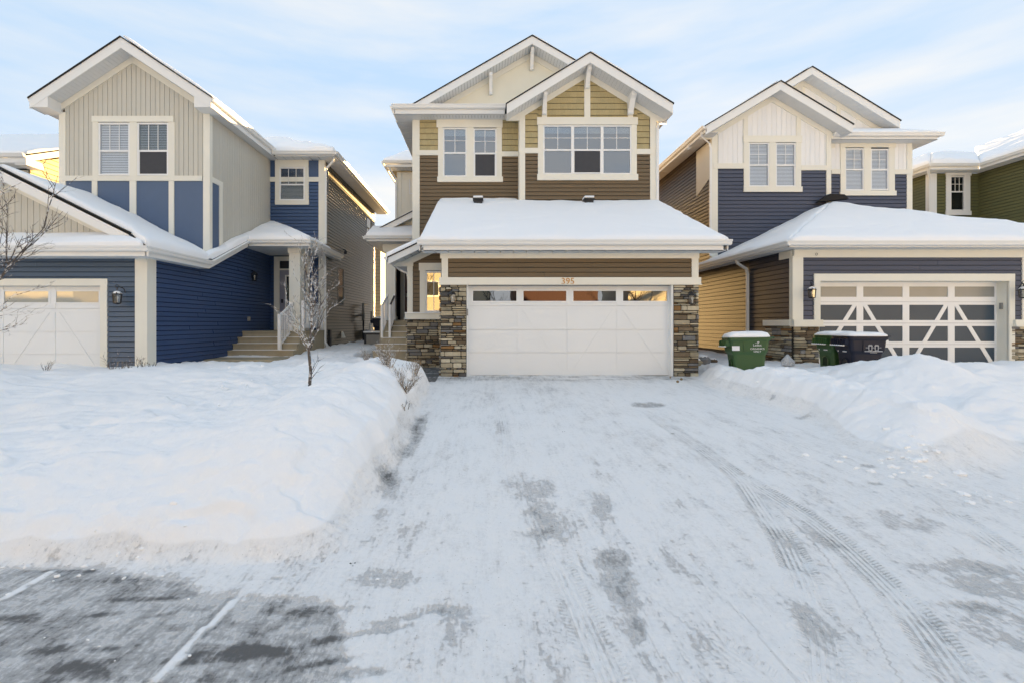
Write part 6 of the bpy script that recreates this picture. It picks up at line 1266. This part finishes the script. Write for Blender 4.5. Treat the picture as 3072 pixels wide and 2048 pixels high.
# wreath on the porch door
b = MB(); rnd = random.Random(6); cx, cz = -7.03, 2.42
for k in range(90):
    a = rnd.uniform(0, 6.28); r = rnd.uniform(.13, .20); p = (cx+r*math.cos(a), 16.60, cz+r*math.sin(a)); b.tube([p, (p[0]+rnd.uniform(-.06, .06), 16.58+rnd.uniform(-.03, .02), p[2]+rnd.uniform(-.06, .06))], [.012, .003], 4)
top('door_wreath', b, mat('wreath_green', (.02, .05, .015), .8, .2, .3), 'dark green wreath hanging on the lavender grey porch door', 'wreath')
# ------------------------------------------------------------------ the far side of the street, behind the camera: lit by the sun and seen in the panes
def across(x0, x1, y, h, m, lab, door=True, win=True):
    H = thing('street_house', lab, 'house', ((x0+x1)/2, y-4, -.4), 'houses across the street')
    obj('wall', MB().box(x0, x1, y-8, y, -.4, h), m, H); n = MB(); xm = (x0+x1)/2
    obj('gable_wall', MB().prism([(x0, y-8, h), (x1, y-8, h), (xm, y-8, h+(x1-x0)*.25)], (0, 8, 0)), m, H)
    for s in (-1, 1):
        xa = x0-.4 if s < 0 else x1+.4; q = [(xm, y+.5, h+(x1-x0)*.25+.15), (xa, y+.5, h-.1), (xa, y-8.4, h-.1), (xm, y-8.4, h+(x1-x0)*.25+.15)]
        obj('roof', MB().prism(q, (0, 0, -.06)), SHING, H); obj('roof_snow', MB().prism([(a, c_, e+.01) for a, c_, e in q], (0, 0, .15)), SNOW, H, kind='stuff')
        obj('fascia', MB().prism([q[0], q[1], (q[1][0], q[1][1], q[1][2]-.3), (q[0][0], q[0][1], q[0][2]-.3)], (0, .03, 0)), CREAM, H)
    if door: obj('garage_door', MB().box(x0+.6, x0+.6+4.6 if x1-x0 > 6 else x1-.6, y, y+.06, -.4, 1.9), DOORC, H)
    obj('belt_board', MB().box(x0, x1, y, y+.05, 2.1, 2.35), CREAM, H)
    for fx in ((.25, .7) if win else ()):
        X = x0+(x1-x0)*fx; fr = obj('window', MB().box(X-.75, X+.75, y, y+.07, h-2.0, h-.6), CREAM, H); obj('pane', MB().box(X-.6, X+.6, y+.07, y+.08, h-1.85, h-.75), DARK, fr)
for a in ((2.3, 8.4, -12, 5.0, REDS, 'barn red house facing the numbered garage from across the street', True, False), (-6.5, .4, -14, 5.6, GOLDS, 'tan house across the street, left of the red one'), (11.0, 18.5, -13, 5.8, GOLDS, 'tan house across the street, right of the red one'),
          (-17, -9, -14, 5.8, TAN, 'beige house across the street facing the blue garage'), (-28, -20, -14, 5.6, WBOARD, 'white house across the street'), (-39, -31, -13, 5.8, GOLDS, 'tan house across the street farthest to its left end'), (21, 29, -13, 5.8, GREIGE, 'greige house across the street'), (32, 40, -14, 5.6, TAN, 'beige house across the street farthest to its right end')): across(*a)
def street_tree(x, y, lab, seed, h=3.2):
    rnd = random.Random(seed); o = thing('street_tree', lab, 'tree', (x, y, -.4), 'bare trees across the street')
    P = [Vector((x+rnd.uniform(-.1, .1)*i, y, -.4+h*i/4)) for i in range(5)]; obj('trunk', MB().tube(P, [.10, .09, .07, .05, .02], 7), BARKM, o)
    for k in range(9):
        t = rnd.uniform(.35, .95)*4; i = int(t); b = MB(); a = rnd.uniform(0, 6.28); twig(b, P[i].lerp(P[i+1], t-i), (math.cos(a), math.sin(a), 1.2), 1.6, .03, rnd, 2, .1, .6); obj('branch', b, BARKM, o)
street_tree(10.3, -9, 'bare tree across the street right of the red house', 61, 4.2); street_tree(12.9, -9.5, 'bare tree across the street before the right tan house', 62, 4.5); street_tree(-4.6, -8.5, 'bare tree across the street before the left tan house', 63, 4.4); street_tree(.6, -9, 'bare tree across the street left of the red house', 64, 3.8); street_tree(14.2, -8.5, 'bare tree across the street, last on the right', 65, 4.3)
